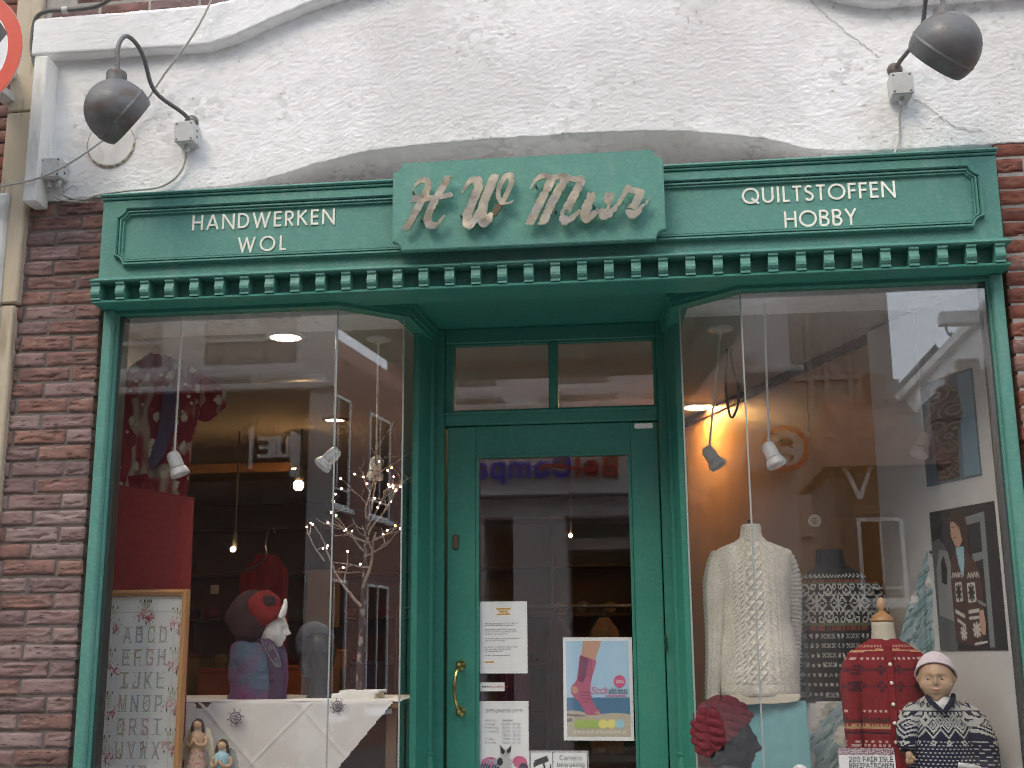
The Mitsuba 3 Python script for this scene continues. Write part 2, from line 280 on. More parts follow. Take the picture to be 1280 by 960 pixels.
# upper storey above the white band (mostly out of the picture) with real bricks where they show
up = thing('upper_wall', 'dark red brick wall above the white hood moulding', 'brick wall')
add('mortar_bed', box(-2.05, 3.2, .05, .36, 5.2, 9.0), 'mortar_pale', up)
for k in range(3):
    for i in range(5):
        if k == 0 and False: continue
        put('brick', REDL[(k + i) % 5], up, T().translate([-2.02 + i*.216 + (k % 2)*.108, -.012, 4.205 + k*CO]), ['brick_tone_2', 'brick_tone_0', 'brick_tone_2'][(i + k) % 3])
add('mortar_bed', box(-2.05, -.9, -.006, .02, 4.16, 4.40), 'mortar_pale', up)
lab(add('upper_course', cat([box(-2.05, 3.2, .04, .06, 5.2 + j*CO, 5.25 + j*CO, .004) for j in range(60)]), 'brick_tone_2', up), kind='stuff')
# neighbouring house at left, seen only as a strip beside its corner pipe
nb = thing('neighbour_house', 'old brick house left of the beige corner strip', 'building')
add('wall', box(-9, -2.19, .06, .4, 0, 9), 'mortar_pale', nb)
for k in range(30):
    z = 3.05 + k*.058
    for i in range(2):
        put('brick', REDL[(k + i) % 5], nb, T().translate([-2.40 + i*.216 - (k % 2)*.1, .045, z]), ['brick_tone_0', 'brick_red', 'brick_tone_3'][(k*2 + i) % 3])
def block(x0, x1, z0, z1): return box(x0, x1, -.05, .06, z0, z1, .008)
for z0, z1 in ((2.80, 2.945), (2.955, 3.42)): add('stone_block', block(-2.9, -2.118, z0, z1), 'stone_pale', nb)
for j in range(6): add('stone_block', block(-2.9, -2.128, 2.79 - (j + 1)*.46, 2.78 - j*.46), 'stone_pale', nb)
lab(add('brick_course', cat([box(-9, -2.42, .04, .07, .1 + j*CO, .15 + j*CO, .004) for j in range(140)]), 'brick_tone_0', nb), kind='stuff')
rb = thing('neighbour_house', 'brick house right of the red pier', 'building')
add('wall', box(3.2, 10, .03, .4, 0, 8.4), 'mortar_pale', rb)
lab(add('brick_course', cat([box(2.4, 10, .0, .04, .1 + j*CO, .15 + j*CO, .004) for j in range(53)] + [box(3.2, 10, .0, .04, .1 + j*CO, .15 + j*CO, .004) for j in range(53, 130)]), 'brick_red', rb), kind='stuff')
add('wall', box(2.4, 3.2, .03, .12, 0, 3.44), 'mortar_pale', rb)
# corner strip (beige lesene) with a joint, and trunking
cs = thing('corner_strip', 'beige painted stone strip down the house corner', 'pilaster')
for z0, z1 in ((3.78, 5.2), (2.96, 3.775)): add('strip', box(-2.165, -2.052, -.035, .12, z0, z1, .006), 'pipe_beige', cs)
add('strip', box(-2.145, -2.062, -.03, .12, .12, 2.952, .006), 'pipe_beige', cs)
tk = thing('cable_trunking', 'white plastic trunking standing at the left edge of the plaster', 'trunking')
add('cover', box(-2.028, -1.972, -.10, .0, 3.357, 3.985, .004), 'white_plastic', tk)
# ------------------------------------------------------------------ shop front: fascia
fa = thing('fascia_board', 'long green fascia with raised moulding, cream lettering and a row of dentils', 'fascia')
GW = 'green_weathered'; GP = 'green_paint'
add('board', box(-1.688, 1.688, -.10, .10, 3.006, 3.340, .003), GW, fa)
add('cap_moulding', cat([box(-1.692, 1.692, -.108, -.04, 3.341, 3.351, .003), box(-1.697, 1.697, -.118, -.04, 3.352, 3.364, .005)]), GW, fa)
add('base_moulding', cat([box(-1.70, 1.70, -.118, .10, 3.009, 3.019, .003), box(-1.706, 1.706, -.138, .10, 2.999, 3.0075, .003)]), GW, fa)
def panel(d):
    p = rect(-1.625 + d, 1.628 - d, 3.062 + d, 3.306 - d)
    for x, z in ((-1.625, 3.062), (-1.625, 3.306), (1.628, 3.062), (1.628, 3.306)):
        p = p.difference(Point(x, z).buffer(.040 + d*.75, 12))
    return p
ms = []
for a, b, y in ((0, .0345, -.1080), (.0015, .0145, -.1165), (.0035, .0120, -.1225), (.0055, .0095, -.1250), (.0175, .0265, -.1140), (.0195, .0245, -.1185), (.029, .0335, -.1120)):
    ms.append(ext(panel(a).difference(panel(b)), y, -.0985))
add('panel_moulding', cat(ms), GW, fa)
prof = [(-.060, 2.9975), (-.131, 2.9975), (-.131, 2.989), (-.124, 2.986), (-.126, 2.972), (-.131, 2.960), (-.130, 2.950), (-.122, 2.941), (-.117, 2.9375), (-.123, 2.9365), (-.123, 2.929), (-.060, 2.929)]
v, f = tm(trimesh.creation.extrude_polygon(Polygon(prof), .0345, engine='earcut')); DENT = mikit.ply((np.stack([v[:, 2], v[:, 0], v[:, 1]], 1), f), GW, 25)
for i in range(-1, 34):
    put('dentil', DENT, fa, T().translate([(-1.602 + i*.09845) if i >= 0 else -1.7, 0, 0]))
add('dentil_back', box(-1.70, 1.70, -.058, .06, 2.930, 2.998), GW, fa)
add('under_bead', box(-1.70, 1.70, -.118, .06, 2.917, 2.9285, .003), GP, fa)
# lettering: geometric stroke capitals
def arc(cx, cz, r, a0, a1, n=20, rz=None): t = np.radians(np.linspace(a0, a1, n)); return [(cx + r*math.cos(x), cz + (rz or r)*math.sin(x)) for x in t]
W_ = .125; h_ = W_/2
GL = {'H': (.70, [[(h_, 0), (h_, 1)], [(.70 - h_, 0), (.70 - h_, 1)], [(h_, .52), (.70 - h_, .52)]]), 'A': (.80, [[(.05, 0), (.40, .97), (.75, 0)], [(.17, .30), (.63, .30)]]),
      'N': (.80, [[(h_, 0), (h_, .98), (.80 - h_, .02), (.80 - h_, 1)]]), 'D': (.72, [[(h_, h_), (h_, 1 - h_), (.26, 1 - h_)] + arc(.26, .5, .40, 90, -90, rz=.5 - h_) + [(h_, h_)]]),
      'W': (1.14, [[(.04, 1), (.32, .03), (.57, .93), (.82, .03), (1.10, 1)]]), 'E': (.50, [[(.48, 1 - h_), (h_, 1 - h_), (h_, h_), (.48, h_)], [(h_, .53), (.46, .53)]]),
      'F': (.47, [[(.46, 1 - h_), (h_, 1 - h_), (h_, 0)], [(h_, .53), (.43, .53)]]), 'R': (.56, [[(h_, 0), (h_, 1 - h_), (.26, 1 - h_)] + arc(.26, .70, .23, 90, -90, rz=.30 - h_) + [(h_, .40)], [(.24, .40), (.51, 0)]]),
      'K': (.64, [[(h_, 0), (h_, 1)], [(.58, 1), (h_, .46)], [(.20, .60), (.62, 0)]]), 'O': (1.0, [arc(.5, .5, .5 - h_*.8, 0, 360, 40)]), 'L': (.42, [[(h_, 1), (h_, h_), (.41, h_)]]),
      'Q': (1.02, [arc(.5, .5, .5 - h_*.8, 0, 360, 40), [(.55, .34), (.98, -.02)]]), 'U': (.68, [[(h_, 1), (h_, .34)] + arc(.34, .34, .34 - h_, 180, 360, rz=.34 - h_) + [(.68 - h_, 1)]]), 'I': (.20, [[(.10, 0), (.10, 1)]]),
      'T': (.52, [[(0, 1 - h_), (.52, 1 - h_)], [(.26, 0), (.26, 1 - h_)]]), 'S': (.54, [arc(.27, .745, .19, 35, 180, 14) + arc(.27, .745, .19, 180, 270, 8)[1:] + arc(.27, .275, .215, 80, -150, 20)]),
      'B': (.58, [[(h_, h_), (h_, 1 - h_), (.27, 1 - h_)] + arc(.27, .745, .20, 90, -90, rz=.255 - h_) + [(h_, .545)], [(.27, .53)] + arc(.27, .27, .24, 90, -90, rz=.27 - h_ + .02) + [(h_, h_)]]), 'Y': (.66, [[(.04, 1), (.33, .46), (.62, 1)], [(.33, .46), (.33, 0)]])}
def glyph(c, w=W_):
    a, st = GL[c]; g = unary_union([LineString(s).buffer(w/2, cap_style=2, join_style=2, mitre_limit=2.2) for s in st]); return a, g.intersection(sbox(-.5, -.06, 2, 1.0))
def word(text, x0, x1, z0, hgt, y, mt, parent, thick=.004):
    ws = [glyph(c) for c in text]; tot = sum(w for w, _ in ws); gap = ((x1 - x0)/hgt - tot)/max(len(text) - 1, 1); x = 0
    for w, g in ws:
        add('letter', ext(affinity.translate(affinity.scale(g, hgt, hgt, origin=(0, 0)), x0 + x*hgt, z0), y - thick, y), mt, parent); x += w + gap
LY = -.1012
word('HANDWERKEN', -1.318, -.753, 3.1985, .0615, LY, 'letter_metal', fa); word('WOL', -1.131, -.941, 3.1015, .0600, LY, 'letter_metal', fa)
word('QUILTSTOFFEN', .780, 1.327, 3.1975, .0610, LY, 'letter_metal', fa); word('HOBBY', .927, 1.184, 3.0985, .0625, LY, 'letter_metal', fa)

# ------------------------------------------------------------------ the projecting name board
sb = thing('name_board', 'green name board with notched corners and worn gold script letters H W Mur', 'shop sign')
bd = rect(-.512, .496, 3.052, 3.398)
for x, z in ((-.512, 3.052), (-.512, 3.398), (.496, 3.052), (.496, 3.398)): bd = bd.difference(Point(x, z).buffer(.036, 12))
add('board', cat([ext(bd, -.178, -.150), ext(bd.buffer(-.003), -.180, -.1775)]), GW, sb)
add('spacer', cat([box(-.40, -.34, -.152, -.0985, 3.09, 3.33), box(.33, .39, -.152, -.0985, 3.09, 3.33)]), GP, sb)
def brush(pts):
    d = [Point(x, -y).buffer(r, 10) for x, y, r in pts]
    return unary_union([unary_union([a, b]).convex_hull for a, b in zip(d[:-1], d[1:])])
def rough(g, amp, seed, step=5):
    out = []
    for p in polys(g):
        def ring(r):
            n = max(12, int(r.length/step)); q = np.array([r.interpolate(i/n, True).coords[0] for i in range(n)])
            t = fbmn(np.stack([q[:, 0]*.055, q[:, 1]*.055, q[:, 0]*0 + seed], -1), 3, seed); s = np.where(t > .56, (t - .56)*9, 0)
            d = np.roll(q, -1, 0) - np.roll(q, 1, 0); d /= np.linalg.norm(d, axis=1, keepdims=True) + 1e-9
            return q + np.stack([-d[:, 1], d[:, 0]], 1)*(amp*s*np.sign(1 if r.is_ccw else -1))[:, None]
        q = Polygon(ring(p.exterior), [ring(i) for i in p.interiors]).buffer(0); out.append(q)
    return unary_union(out)
def to_board(g, sc, ox, oy):   # drawn 8 or 7.1 units to one unit of the lettering layout
    def fn(x, y, z=None):
        u, w = np.asarray(x)/sc + ox, -np.asarray(y)/sc + oy
        return -1.93568 + .00294019*u - 3.0379e-5*w, 4.090488 - 1.550245e-4*u - .0031024*w
    from shapely.ops import transform
    return transform(lambda x, y: fn(x, y), g)
A = dict(sc=8.0, ox=495, oy=205); B = dict(sc=7.111, ox=650, oy=205)
clip = lambda g, y0, y1: g.intersection(sbox(-50, -y1, 1400, -y0))
H1 = unary_union([brush([(158, 272, 5), (192, 208, 15), (235, 165, 24), (285, 160, 30), (318, 185, 36), (318, 235, 37), (285, 310, 37), (230, 420, 38), (160, 550, 38), (85, 685, 38)]), brush([(150, 378, 10), (190, 348, 34), (300, 345, 34), (400, 345, 26), (500, 322, 26), (548, 312, 26)]),
    brush([(545, 90, 36), (470, 230, 37), (395, 360, 38), (335, 480, 38), (315, 560, 40), (335, 610, 42), (380, 625, 30), (430, 595, 20), (470, 545, 13), (492, 508, 5)])])
H1 = clip(H1, 119, 662)
W1 = unary_union([brush([(672, 282, 14), (715, 205, 22), (770, 160, 34), (825, 170, 46), (832, 235, 46), (795, 330, 46), (755, 420, 44), (720, 520, 48), (716, 600, 46), (745, 615, 42), (790, 570, 36), (835, 490, 34)]),
    brush([(1015, 70, 42), (950, 230, 46), (890, 370, 46), (868, 480, 50), (870, 560, 52), (885, 590, 48), (930, 555, 44), (955, 510, 26)]).intersection(sbox(0, -700, 1300, -104)),
    brush([(1062, 385, 24), (1028, 330, 23), (1030, 260, 23), (1062, 180, 24), (1110, 120, 27), (1155, 115, 32), (1165, 175, 28), (1140, 250, 26), (1100, 340, 25), (1068, 390, 23), (1110, 400, 12), (1150, 392, 12), (1180, 370, 7)])])
TAIL = brush([(990, 490, 30), (1035, 425, 28), (1060, 390, 20)])
M1 = unary_union([brush([(105, 218, 9), (135, 155, 15), (190, 112, 24), (250, 110, 30), (285, 150, 38), (250, 220, 38), (170, 380, 38), (80, 560, 38)]), brush([(285, 140, 30), (350, 110, 28), (395, 110, 30), (410, 140, 38), (360, 220, 38), (295, 340, 38), (200, 545, 38)]),
    brush([(410, 115, 30), (480, 140, 26), (545, 135, 34), (555, 160, 34), (510, 240, 38), (450, 350, 38), (405, 450, 46), (400, 500, 46), (440, 500, 30), (490, 465, 22), (530, 425, 20)])])
M1 = clip(M1, 84, 541).union(brush([(400, 500, 48), (440, 500, 30), (500, 455, 20)]))
U1 = unary_union([brush([(665, 215, 38), (620, 330, 40), (580, 430, 46), (585, 485, 42), (630, 470, 30), (690, 420, 24), (720, 410, 24)]), brush([(822, 215, 38), (780, 330, 40), (740, 430, 44), (742, 465, 38), (790, 455, 28), (850, 390, 22), (905, 310, 18)])]); U1 = clip(U1, 255, 560)
R1 = unary_union([brush([(850, 400, 16), (905, 310, 18), (945, 235, 26), (960, 215, 26), (1000, 240, 30), (1070, 250, 32), (1060, 280, 36), (1010, 370, 38), (980, 425, 46), (990, 450, 40), (1040, 430, 26), (1095, 365, 15), (1150, 312, 9)])])
M1 = M1.difference(brush([(418, 435, 20), (440, 455, 16)])); U1 = U1.difference(brush([(735, 345, 14), (742, 375, 24), (712, 385, 14)])); R1 = R1.difference(LineString([(945, -398), (975, -402), (1008, -410)]).buffer(3.5))
for g, kw, sd in ((H1, A, 1), (W1, A, 2), (M1, B, 3), (U1.union(R1), B, 4)):
    add('script_letter', ext(to_board(rough(g, 3.2 if kw is A else 6, sd), **kw), -.218, -.207), 'worn_gold', sb)
add('bare_tail', ext(to_board(TAIL, **A), -.2165, -.207), 'dull_bronze', sb)
add('fixing_pin', cat([tube([(x, -.207, z), (x, -.1795, z)], .004, 8) for x, z in ((-.43, 3.27), (-.40, 3.16), (-.345, 3.26), (-.25, 3.17), (-.20, 3.29), (-.12, 3.26), (.03, 3.27), (.10, 3.17), (.18, 3.25), (.24, 3.18), (.34, 3.21), (.39, 3.23))]), 'screw', sb)

# ------------------------------------------------------------------ shop front: frame, glass, recess
sf = thing('shopfront', 'green timber shop front with two angled display windows round a recessed door', 'shopfront')
for s in (-1, 1):
    add('outer_post', cat([box(min(s*1.651, s*1.692), max(s*1.651, s*1.692), -.028, .06, .12, 2.917, .006), box(min(s*1.645, s*1.652), max(s*1.645, s*1.652), .0, .05, .12, 2.905, .002)]), GW, sf)
    add('shade_strip', box(min(s*1.628, s*1.651), max(s*1.628, s*1.651), .0235, .075, .74, 2.902, .001), 'shade_slot_black', sf)  # near-black strip that paints in the shade on the inner reveal of the post
    plan = [(s*1.66, .022), (s*.765, .022), (s*.545, .215), (s*.515, .64)]
    def rail(w, z0, z1, off=0.0, off_y=0.0, ln=plan):
        g = LineString(ln).buffer(w, cap_style=2, join_style=2)
        v, f = tm(trimesh.creation.extrude_polygon(g, z1 - z0, engine='earcut')); return v + np.array([0, off_y, z0]), f
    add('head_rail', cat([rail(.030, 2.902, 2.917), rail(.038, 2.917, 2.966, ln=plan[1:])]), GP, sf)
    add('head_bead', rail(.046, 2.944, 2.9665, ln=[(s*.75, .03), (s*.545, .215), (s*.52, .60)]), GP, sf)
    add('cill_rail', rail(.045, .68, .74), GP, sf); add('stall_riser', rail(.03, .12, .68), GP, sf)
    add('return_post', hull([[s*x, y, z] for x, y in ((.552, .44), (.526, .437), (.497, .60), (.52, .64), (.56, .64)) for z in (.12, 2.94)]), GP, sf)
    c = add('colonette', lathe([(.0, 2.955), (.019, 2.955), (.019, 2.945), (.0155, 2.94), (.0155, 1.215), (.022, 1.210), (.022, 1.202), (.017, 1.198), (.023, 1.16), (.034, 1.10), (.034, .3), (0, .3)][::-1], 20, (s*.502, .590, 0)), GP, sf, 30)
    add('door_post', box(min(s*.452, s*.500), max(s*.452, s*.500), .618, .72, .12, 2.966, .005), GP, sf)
    def pane(a, b, z0=.72, z1=2.91): return np.array([[a[0], a[1], z0], [b[0], b[1], z0], [b[0], b[1], z1], [a[0], a[1], z1]]), np.array([[0, 1, 2], [0, 2, 3]])
    add('pane', pane((s*1.648, .022), (s*.766, .022)), 'pane_glass', sf); add('pane', pane((s*.7635, .023), (s*.546, .214)), 'pane_glass', sf); add('pane', pane((s*.5445, .217), (s*.535, .445)), 'pane_glass', sf)
    add('glass_joint', cat([tube([(s*.765, .021, .74), (s*.765, .021, 2.904)], .0032, 8)]), 'seal', sf); add('glass_joint', tube([(s*.5455, .214, .74), (s*.5455, .214, 2.904)], .0035, 8), 'seal', sf)
# soffit of the recess and the wall with the door
add('soffit', ext_z := (lambda g, z0, z1: (lambda m: (m[0] + np.array([0, 0, z0]), m[1]))(tm(trimesh.creation.extrude_polygon(g, z1 - z0, engine='earcut'))))(Polygon([(-1.66, -.055), (1.66, -.055), (1.66, .03), (.80, .03), (.57, .24), (.55, .66), (-.55, .66), (-.57, .24), (-.80, .03), (-1.66, .03)]), 2.9665, 2.997), GP, sf)
add('head_of_door_wall', box(-.4515, .4515, .628, .70, 2.899, 2.966, .004), GP, sf)
add('transom_bar', cat([box(-.4515, .4515, .622, .71, 2.540, 2.598, .005), box(-.4515, .4515, .612, .64, 2.586, 2.5985, .003)]), GP, sf)
add('mullion', box(-.005, .033, .630, .70, 2.5985, 2.899, .006), GP, sf)
for x0, x1 in ((-.4515, -.415), (.437, .4515)): add('transom_side', box(x0, x1, .633, .70, 2.5985, 2.899, .003), GP, sf)
for x0, x1 in ((-.415, -.005), (.033, .437)):
    add('transom_bead', box(x0, x1, .638, .655, 2.5985, 2.607, .002), GP, sf); add('transom_bead', box(x0, x1, .638, .655, 2.890, 2.899, .002), GP, sf)
    add('transom_pane', (np.array([[x0, .655, 2.599], [x1, .655, 2.599], [x1, .655, 2.899], [x0, .655, 2.899]]), np.array([[0, 1, 2], [0, 2, 3]])), 'pane_glass', sf)
add('threshold', box(-.56, .56, -.15, .75, 0, .19, .01), 'stone_pale', sf)
# door
dr_ = thing('shop_door', 'green half glazed shop door with brass pull handle in the recess', 'door')
DZ0, DZ1 = .20, 2.536
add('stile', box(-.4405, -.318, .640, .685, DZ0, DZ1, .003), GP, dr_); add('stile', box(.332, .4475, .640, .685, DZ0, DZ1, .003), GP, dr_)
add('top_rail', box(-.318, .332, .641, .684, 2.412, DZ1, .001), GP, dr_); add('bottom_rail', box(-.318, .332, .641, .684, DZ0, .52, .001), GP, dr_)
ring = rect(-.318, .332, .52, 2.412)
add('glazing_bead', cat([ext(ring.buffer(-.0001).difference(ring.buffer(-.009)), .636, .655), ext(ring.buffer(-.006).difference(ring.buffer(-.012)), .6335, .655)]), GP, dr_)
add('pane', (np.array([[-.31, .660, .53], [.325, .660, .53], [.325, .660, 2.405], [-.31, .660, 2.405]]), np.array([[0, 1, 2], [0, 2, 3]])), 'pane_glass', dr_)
hd = add('handle', cat([tube(curve([(-.380, .600, 1.545), (-.389, .575, 1.520), (-.395, .563, 1.47), (-.393, .568, 1.42), (-.387, .585, 1.385), (-.383, .602, 1.370)], 28), np.r_[.010, np.linspace(.0065, .0085, 13), np.linspace(.0085, .0065, 13), .010], 12)]), 'brass', dr_, True)
for z in (1.548, 1.366):
    add('rose', cat([lathe([(0, 0), (.020, 0), (.021, .006), (.015, .012), (.009, .018), (.009, .05), (0, .052)], 18, (-.381, .640, z), [0, -1, 0])]), 'brass', hd, 30)
add('lock_box', box(-.416, -.391, .628, .640, 2.020, 2.078, .003), 'dull_bronze', dr_)
add('latch_plate', box(.4485, .4535, .600, .6215, 1.60, 1.665, .002), 'brass', dr_); add('latch_slot', box(.4495, .4525, .5985, .600, 1.62, 1.645), 'shade_slot_black', dr_)
add('maker_label', box(.352, .428, .6385, .640, 2.508, 2.529), 'letter_metal', dr_)

# ------------------------------------------------------------------ notices behind the door glass
PYB = .6635
def paper(name, label, x0, x1, z0, z1, cat_, tilt=0.0):
    k = thing(name, label, cat_); g = affinity.rotate(rect(x0, x1, z0, z1), tilt); add('sheet', ext(g, PYB, PYB + .0008), 'paper', k); return k
def flat(g, lvl): return ext(g, PYB - .0004*lvl, PYB - .0004*lvl + .0003)
def txt(s, hgt, x, z, lvl=1, bold=False, center=None, shear=0.0, fit=None):
    v, f = tm(meshkit.text_mesh(s, hgt, .0003, bold)); v = np.array(v); w = v[:, 0].max()
    if fit: v[:, 0] *= fit/w; w = fit
    if center is not None: x = center - w/2
    return np.stack([v[:, 0] + x + shear*v[:, 1], PYB - .0004*lvl + .0003 - v[:, 2], v[:, 1] + z], 1), f
n1 = paper('notice', 'white typed notice with orange heading on the door glass, above the opening hours', -.306, -.110, 1.514, 1.803, 'notice')
add('heading', cat([txt('AANGEPASTE', .0085, 0, 1.768, 2, True, -.208), txt('OPENING', .0085, 0, 1.7565, 2, True, -.208), txt('ZOMER', .0085, 0, 1.745, 2, True, -.208)]) if False else cat([flat(rect(-.238, -.178, 1.769, 1.776), 1), flat(rect(-.226, -.190, 1.758, 1.766), 1), flat(rect(-.236, -.180, 1.748, 1.755), 1)]), 'ink_gold', n1)
g = rnd(5); ws = []
for z, L in ((1.713, .135), (1.704, .125), (1.688, .13), (1.679, .12), (1.670, .09), (1.652, .14), (1.643, .078), (1.618, .125), (1.609, .095), (1.600, .058), (1.584, .105)):
    x = -.285
    while x < -.285 + L:
        w = g.uniform(.005, .016); ws.append(rect(x, x + w, z, z + .0030)); x += w + .003
lab(add('typed_line', flat(unary_union(ws), 1), 'ink_grey', n1), kind='stuff'); add('closing_word', flat(rect(-.285, -.247, 1.556, 1.5625), 1), 'ink_gold', n1)
n2 = paper('web_sticker', 'small white sticker with a red web address under the typed notice', -.305, -.205, 1.444, 1.479, 'sticker')
add('address', txt('.happytiles.nl', .0095, -.273, 1.458), 'ink_red', n2); add('prefix', txt('www', .0095, -.300, 1.458, 1, True), 'ink', n2)
n3 = paper('opening_hours_sheet', 'white opening hours sheet with a kitten picture at its foot', -.310, -.108, 1.100, 1.405, 'notice')
add('title', txt('OPENINGSTIJDEN', .0125, 0, 1.3605, 1, False, -.209), 'ink', n3)
for i, (d, t) in enumerate((('Maandag', 'Gesloten'), ('Dinsdag', '10.00 - 17.30'), ('Woensdag', '10.00 - 17.30'), ('Donderdag', '10.00 - 17.30'), ('', '18.00 - 21.00'), ('Vrijdag', '10.00 - 17.30'), ('Zaterdag', '10.00 - 17.00'))):
    z = 1.326 - i*.0145
    if d: add('day', txt(d, .0080, -.287, z), 'ink_grey', n3)
    add('hours', txt(t, .0080, -.217, z, 1, True), 'ink_grey', n3)
mat('kitten_grey', (.50, .50, .50), .7)
el = lambda x, z, a, b, r=0: affinity.rotate(affinity.scale(Point(x, z).buffer(1, 10), a, b), r)
add('yarn_heap', flat(unary_union([el(-.268, 1.165, .034, .022, 10), el(-.145, 1.168, .03, .024, -12)]), 1), 'ink_pink', n3)
add('yarn_heap', flat(unary_union([el(-.285, 1.15, .02, .014, 8), el(-.235, 1.148, .025, .014), el(-.13, 1.15, .018, .015)]), 2), 'purple_cloth', n3)
add('yarn_strand', flat(unary_union([LineString(curve([(-.30 + .012*i, 1.14 + .004*(i % 3)), (-.27 + .012*i, 1.178 - .003*(i % 2)), (-.235 + .01*i, 1.15)], 12)).buffer(.0012) for i in range(8)]), 3), 'print_cyan', n3)
add('kitten', flat(unary_union([el(-.205, 1.165, .030, .024, 8), el(-.203, 1.20, .021, .019), Polygon([(-.222, 1.205), (-.226, 1.236), (-.206, 1.216)]), Polygon([(-.197, 1.217), (-.178, 1.234), (-.181, 1.205)]), el(-.19, 1.13, .02, .022)]), 4), 'kitten_grey', n3)
add('kitten_patch', flat(unary_union([Polygon([(-.221, 1.207), (-.225, 1.233), (-.207, 1.214)]), Polygon([(-.195, 1.216), (-.179, 1.232), (-.182, 1.206)]), el(-.214, 1.208, .009, .008), el(-.19, 1.21, .008, .007), el(-.225, 1.17, .012, .016)]), 5), 'ink', n3)
add('kitten_face', flat(unary_union([el(-.210, 1.200, .0028, .0022), el(-.196, 1.200, .0028, .0022), el(-.203, 1.191, .0022, .0016)]), 6), 'ink', n3)
n4 = paper('sock_poster', 'colour poster of a foot in a pink sock standing on a rock by the sea', .0345, .315, 1.251, 1.655, 'poster', -.35)
X0, X1, Z0, Z1 = .047, .301, 1.266, 1.641
add('sky_print', flat(rect(X0, X1, 1.418, Z1), 1), 'print_sky', n4); add('sea_print', flat(rect(X0, X1, 1.345, 1.418), 1), 'print_sea', n4)
add('rock_print', flat(Polygon([(X0, Z0), (X1, Z0), (X1, 1.352), (.27, 1.356), (.235, 1.358), (.19, 1.354), (.15, 1.352), (.11, 1.362), (.07, 1.368), (X0, 1.366)]), 2), 'print_sand', n4)
add('rock_shadow_print', flat(unary_union([Polygon([(X0, 1.355), (.10, 1.352), (.13, 1.346), (.09, 1.344), (X0, 1.347)]), Polygon([(X0, 1.335), (.065, 1.34), (.07, 1.325), (X0, 1.322)])]), 3), 'ink_grey', n4)
leg = Polygon([(.118, Z1), (.192, Z1), (.185, 1.62), (.172, 1.585), (.165, 1.565), (.105, 1.56), (.112, 1.60)])
add('leg_print', flat(leg, 3), 'print_skin', n4)
sock = Polygon([(.106, 1.584), (.168, 1.560), (.160, 1.53), (.150, 1.50), (.143, 1.47), (.142, 1.44), (.146, 1.415), (.152, 1.395), (.165, 1.375), (.178, 1.366), (.181, 1.357), (.172, 1.352), (.14, 1.351), (.125, 1.353), (.117, 1.37), (.105, 1.392), (.09, 1.41), (.078, 1.422), (.068, 1.435), (.066, 1.452), (.072, 1.466), (.084, 1.475), (.092, 1.49), (.098, 1.53)])
add('sock_print', flat(sock.buffer(.002), 4), 'sock_pink', n4); add('sock_band_print', flat(Polygon([(.105, 1.583), (.139, 1.571), (.133, 1.535), (.122, 1.49), (.112, 1.475), (.094, 1.485), (.099, 1.53)]), 5), 'sock_plum', n4)
add('heel_print', flat(unary_union([el(.080, 1.448, .013, .016, 20), el(.170, 1.359, .010, .006)]), 5), 'print_skin', n4)
add('rib_print', flat(unary_union([LineString([(.112 + .010*i, 1.575 - .003*i), (.104 + .0115*i, 1.50)]).buffer(.0009) for i in range(5)] + [LineString([(.105, 1.44 - .012*i), (.150, 1.435 - .012*i)]).buffer(.001) for i in range(4)]), 6), 'sock_plum', n4)
add('title_first', txt('Sock', .028, .145, 1.432, 6, False, None, .18, .068), 'ink_pink', n4); add('title_rest', txt('alicious', .024, .2155, 1.432, 6, False, None, .18, .076), 'ink', n4); add('subtitle', flat(rect(.205, .288, 1.422, 1.4265), 6), 'ink_pink', n4)
add('price_disc', flat(el(.262, 1.480, .0245, .0245), 5), 'ink_pink', n4); add('price_text', txt('35%', .011, 0, 1.474, 6, True, .262), 'card_white', n4)
for i, m in enumerate(('print_green', 'print_green', 'print_green', 'print_yellow', 'print_yellow', 'print_cyan')): add('offer_disc', flat(el(.092 + i*.0335, 1.315, .0185, .0185), 5 + i % 2), m, n4)
add('small_print', flat(unary_union([rect(.07 + .018*i, .083 + .018*i, 1.279 + .007*j, 1.2815 + .007*j) for i in range(12) for j in range(2)]), 5), 'card_white', n4)
n5 = paper('camera_sign', 'white camera warning sticker low on the door glass', -.106, .130, 1.085, 1.212, 'sign')
fr = rect(-.103, .127, 1.088, 1.209); add('border', flat(fr.difference(fr.buffer(-.003)), 1), 'ink', n5)
add('pictogram', flat(unary_union([affinity.rotate(rect(-.085, -.030, 1.162, 1.185), 20), Polygon([(-.088, 1.148), (-.080, 1.152), (-.084, 1.168), (-.092, 1.165)]), LineString([(-.05, 1.166), (-.045, 1.142), (-.022, 1.142)]).buffer(.004), rect(-.024, -.019, 1.12, 1.16)]), 1), 'ink', n5)
add('divider', flat(rect(-.014, -.011, 1.088, 1.209), 1), 'ink', n5); add('text_line', txt('Camera', .0180, 0, 1.176, 1, False, .058), 'ink', n5); add('text_line', txt('bewaking', .0180, 0, 1.150, 1, False, .058), 'ink', n5)

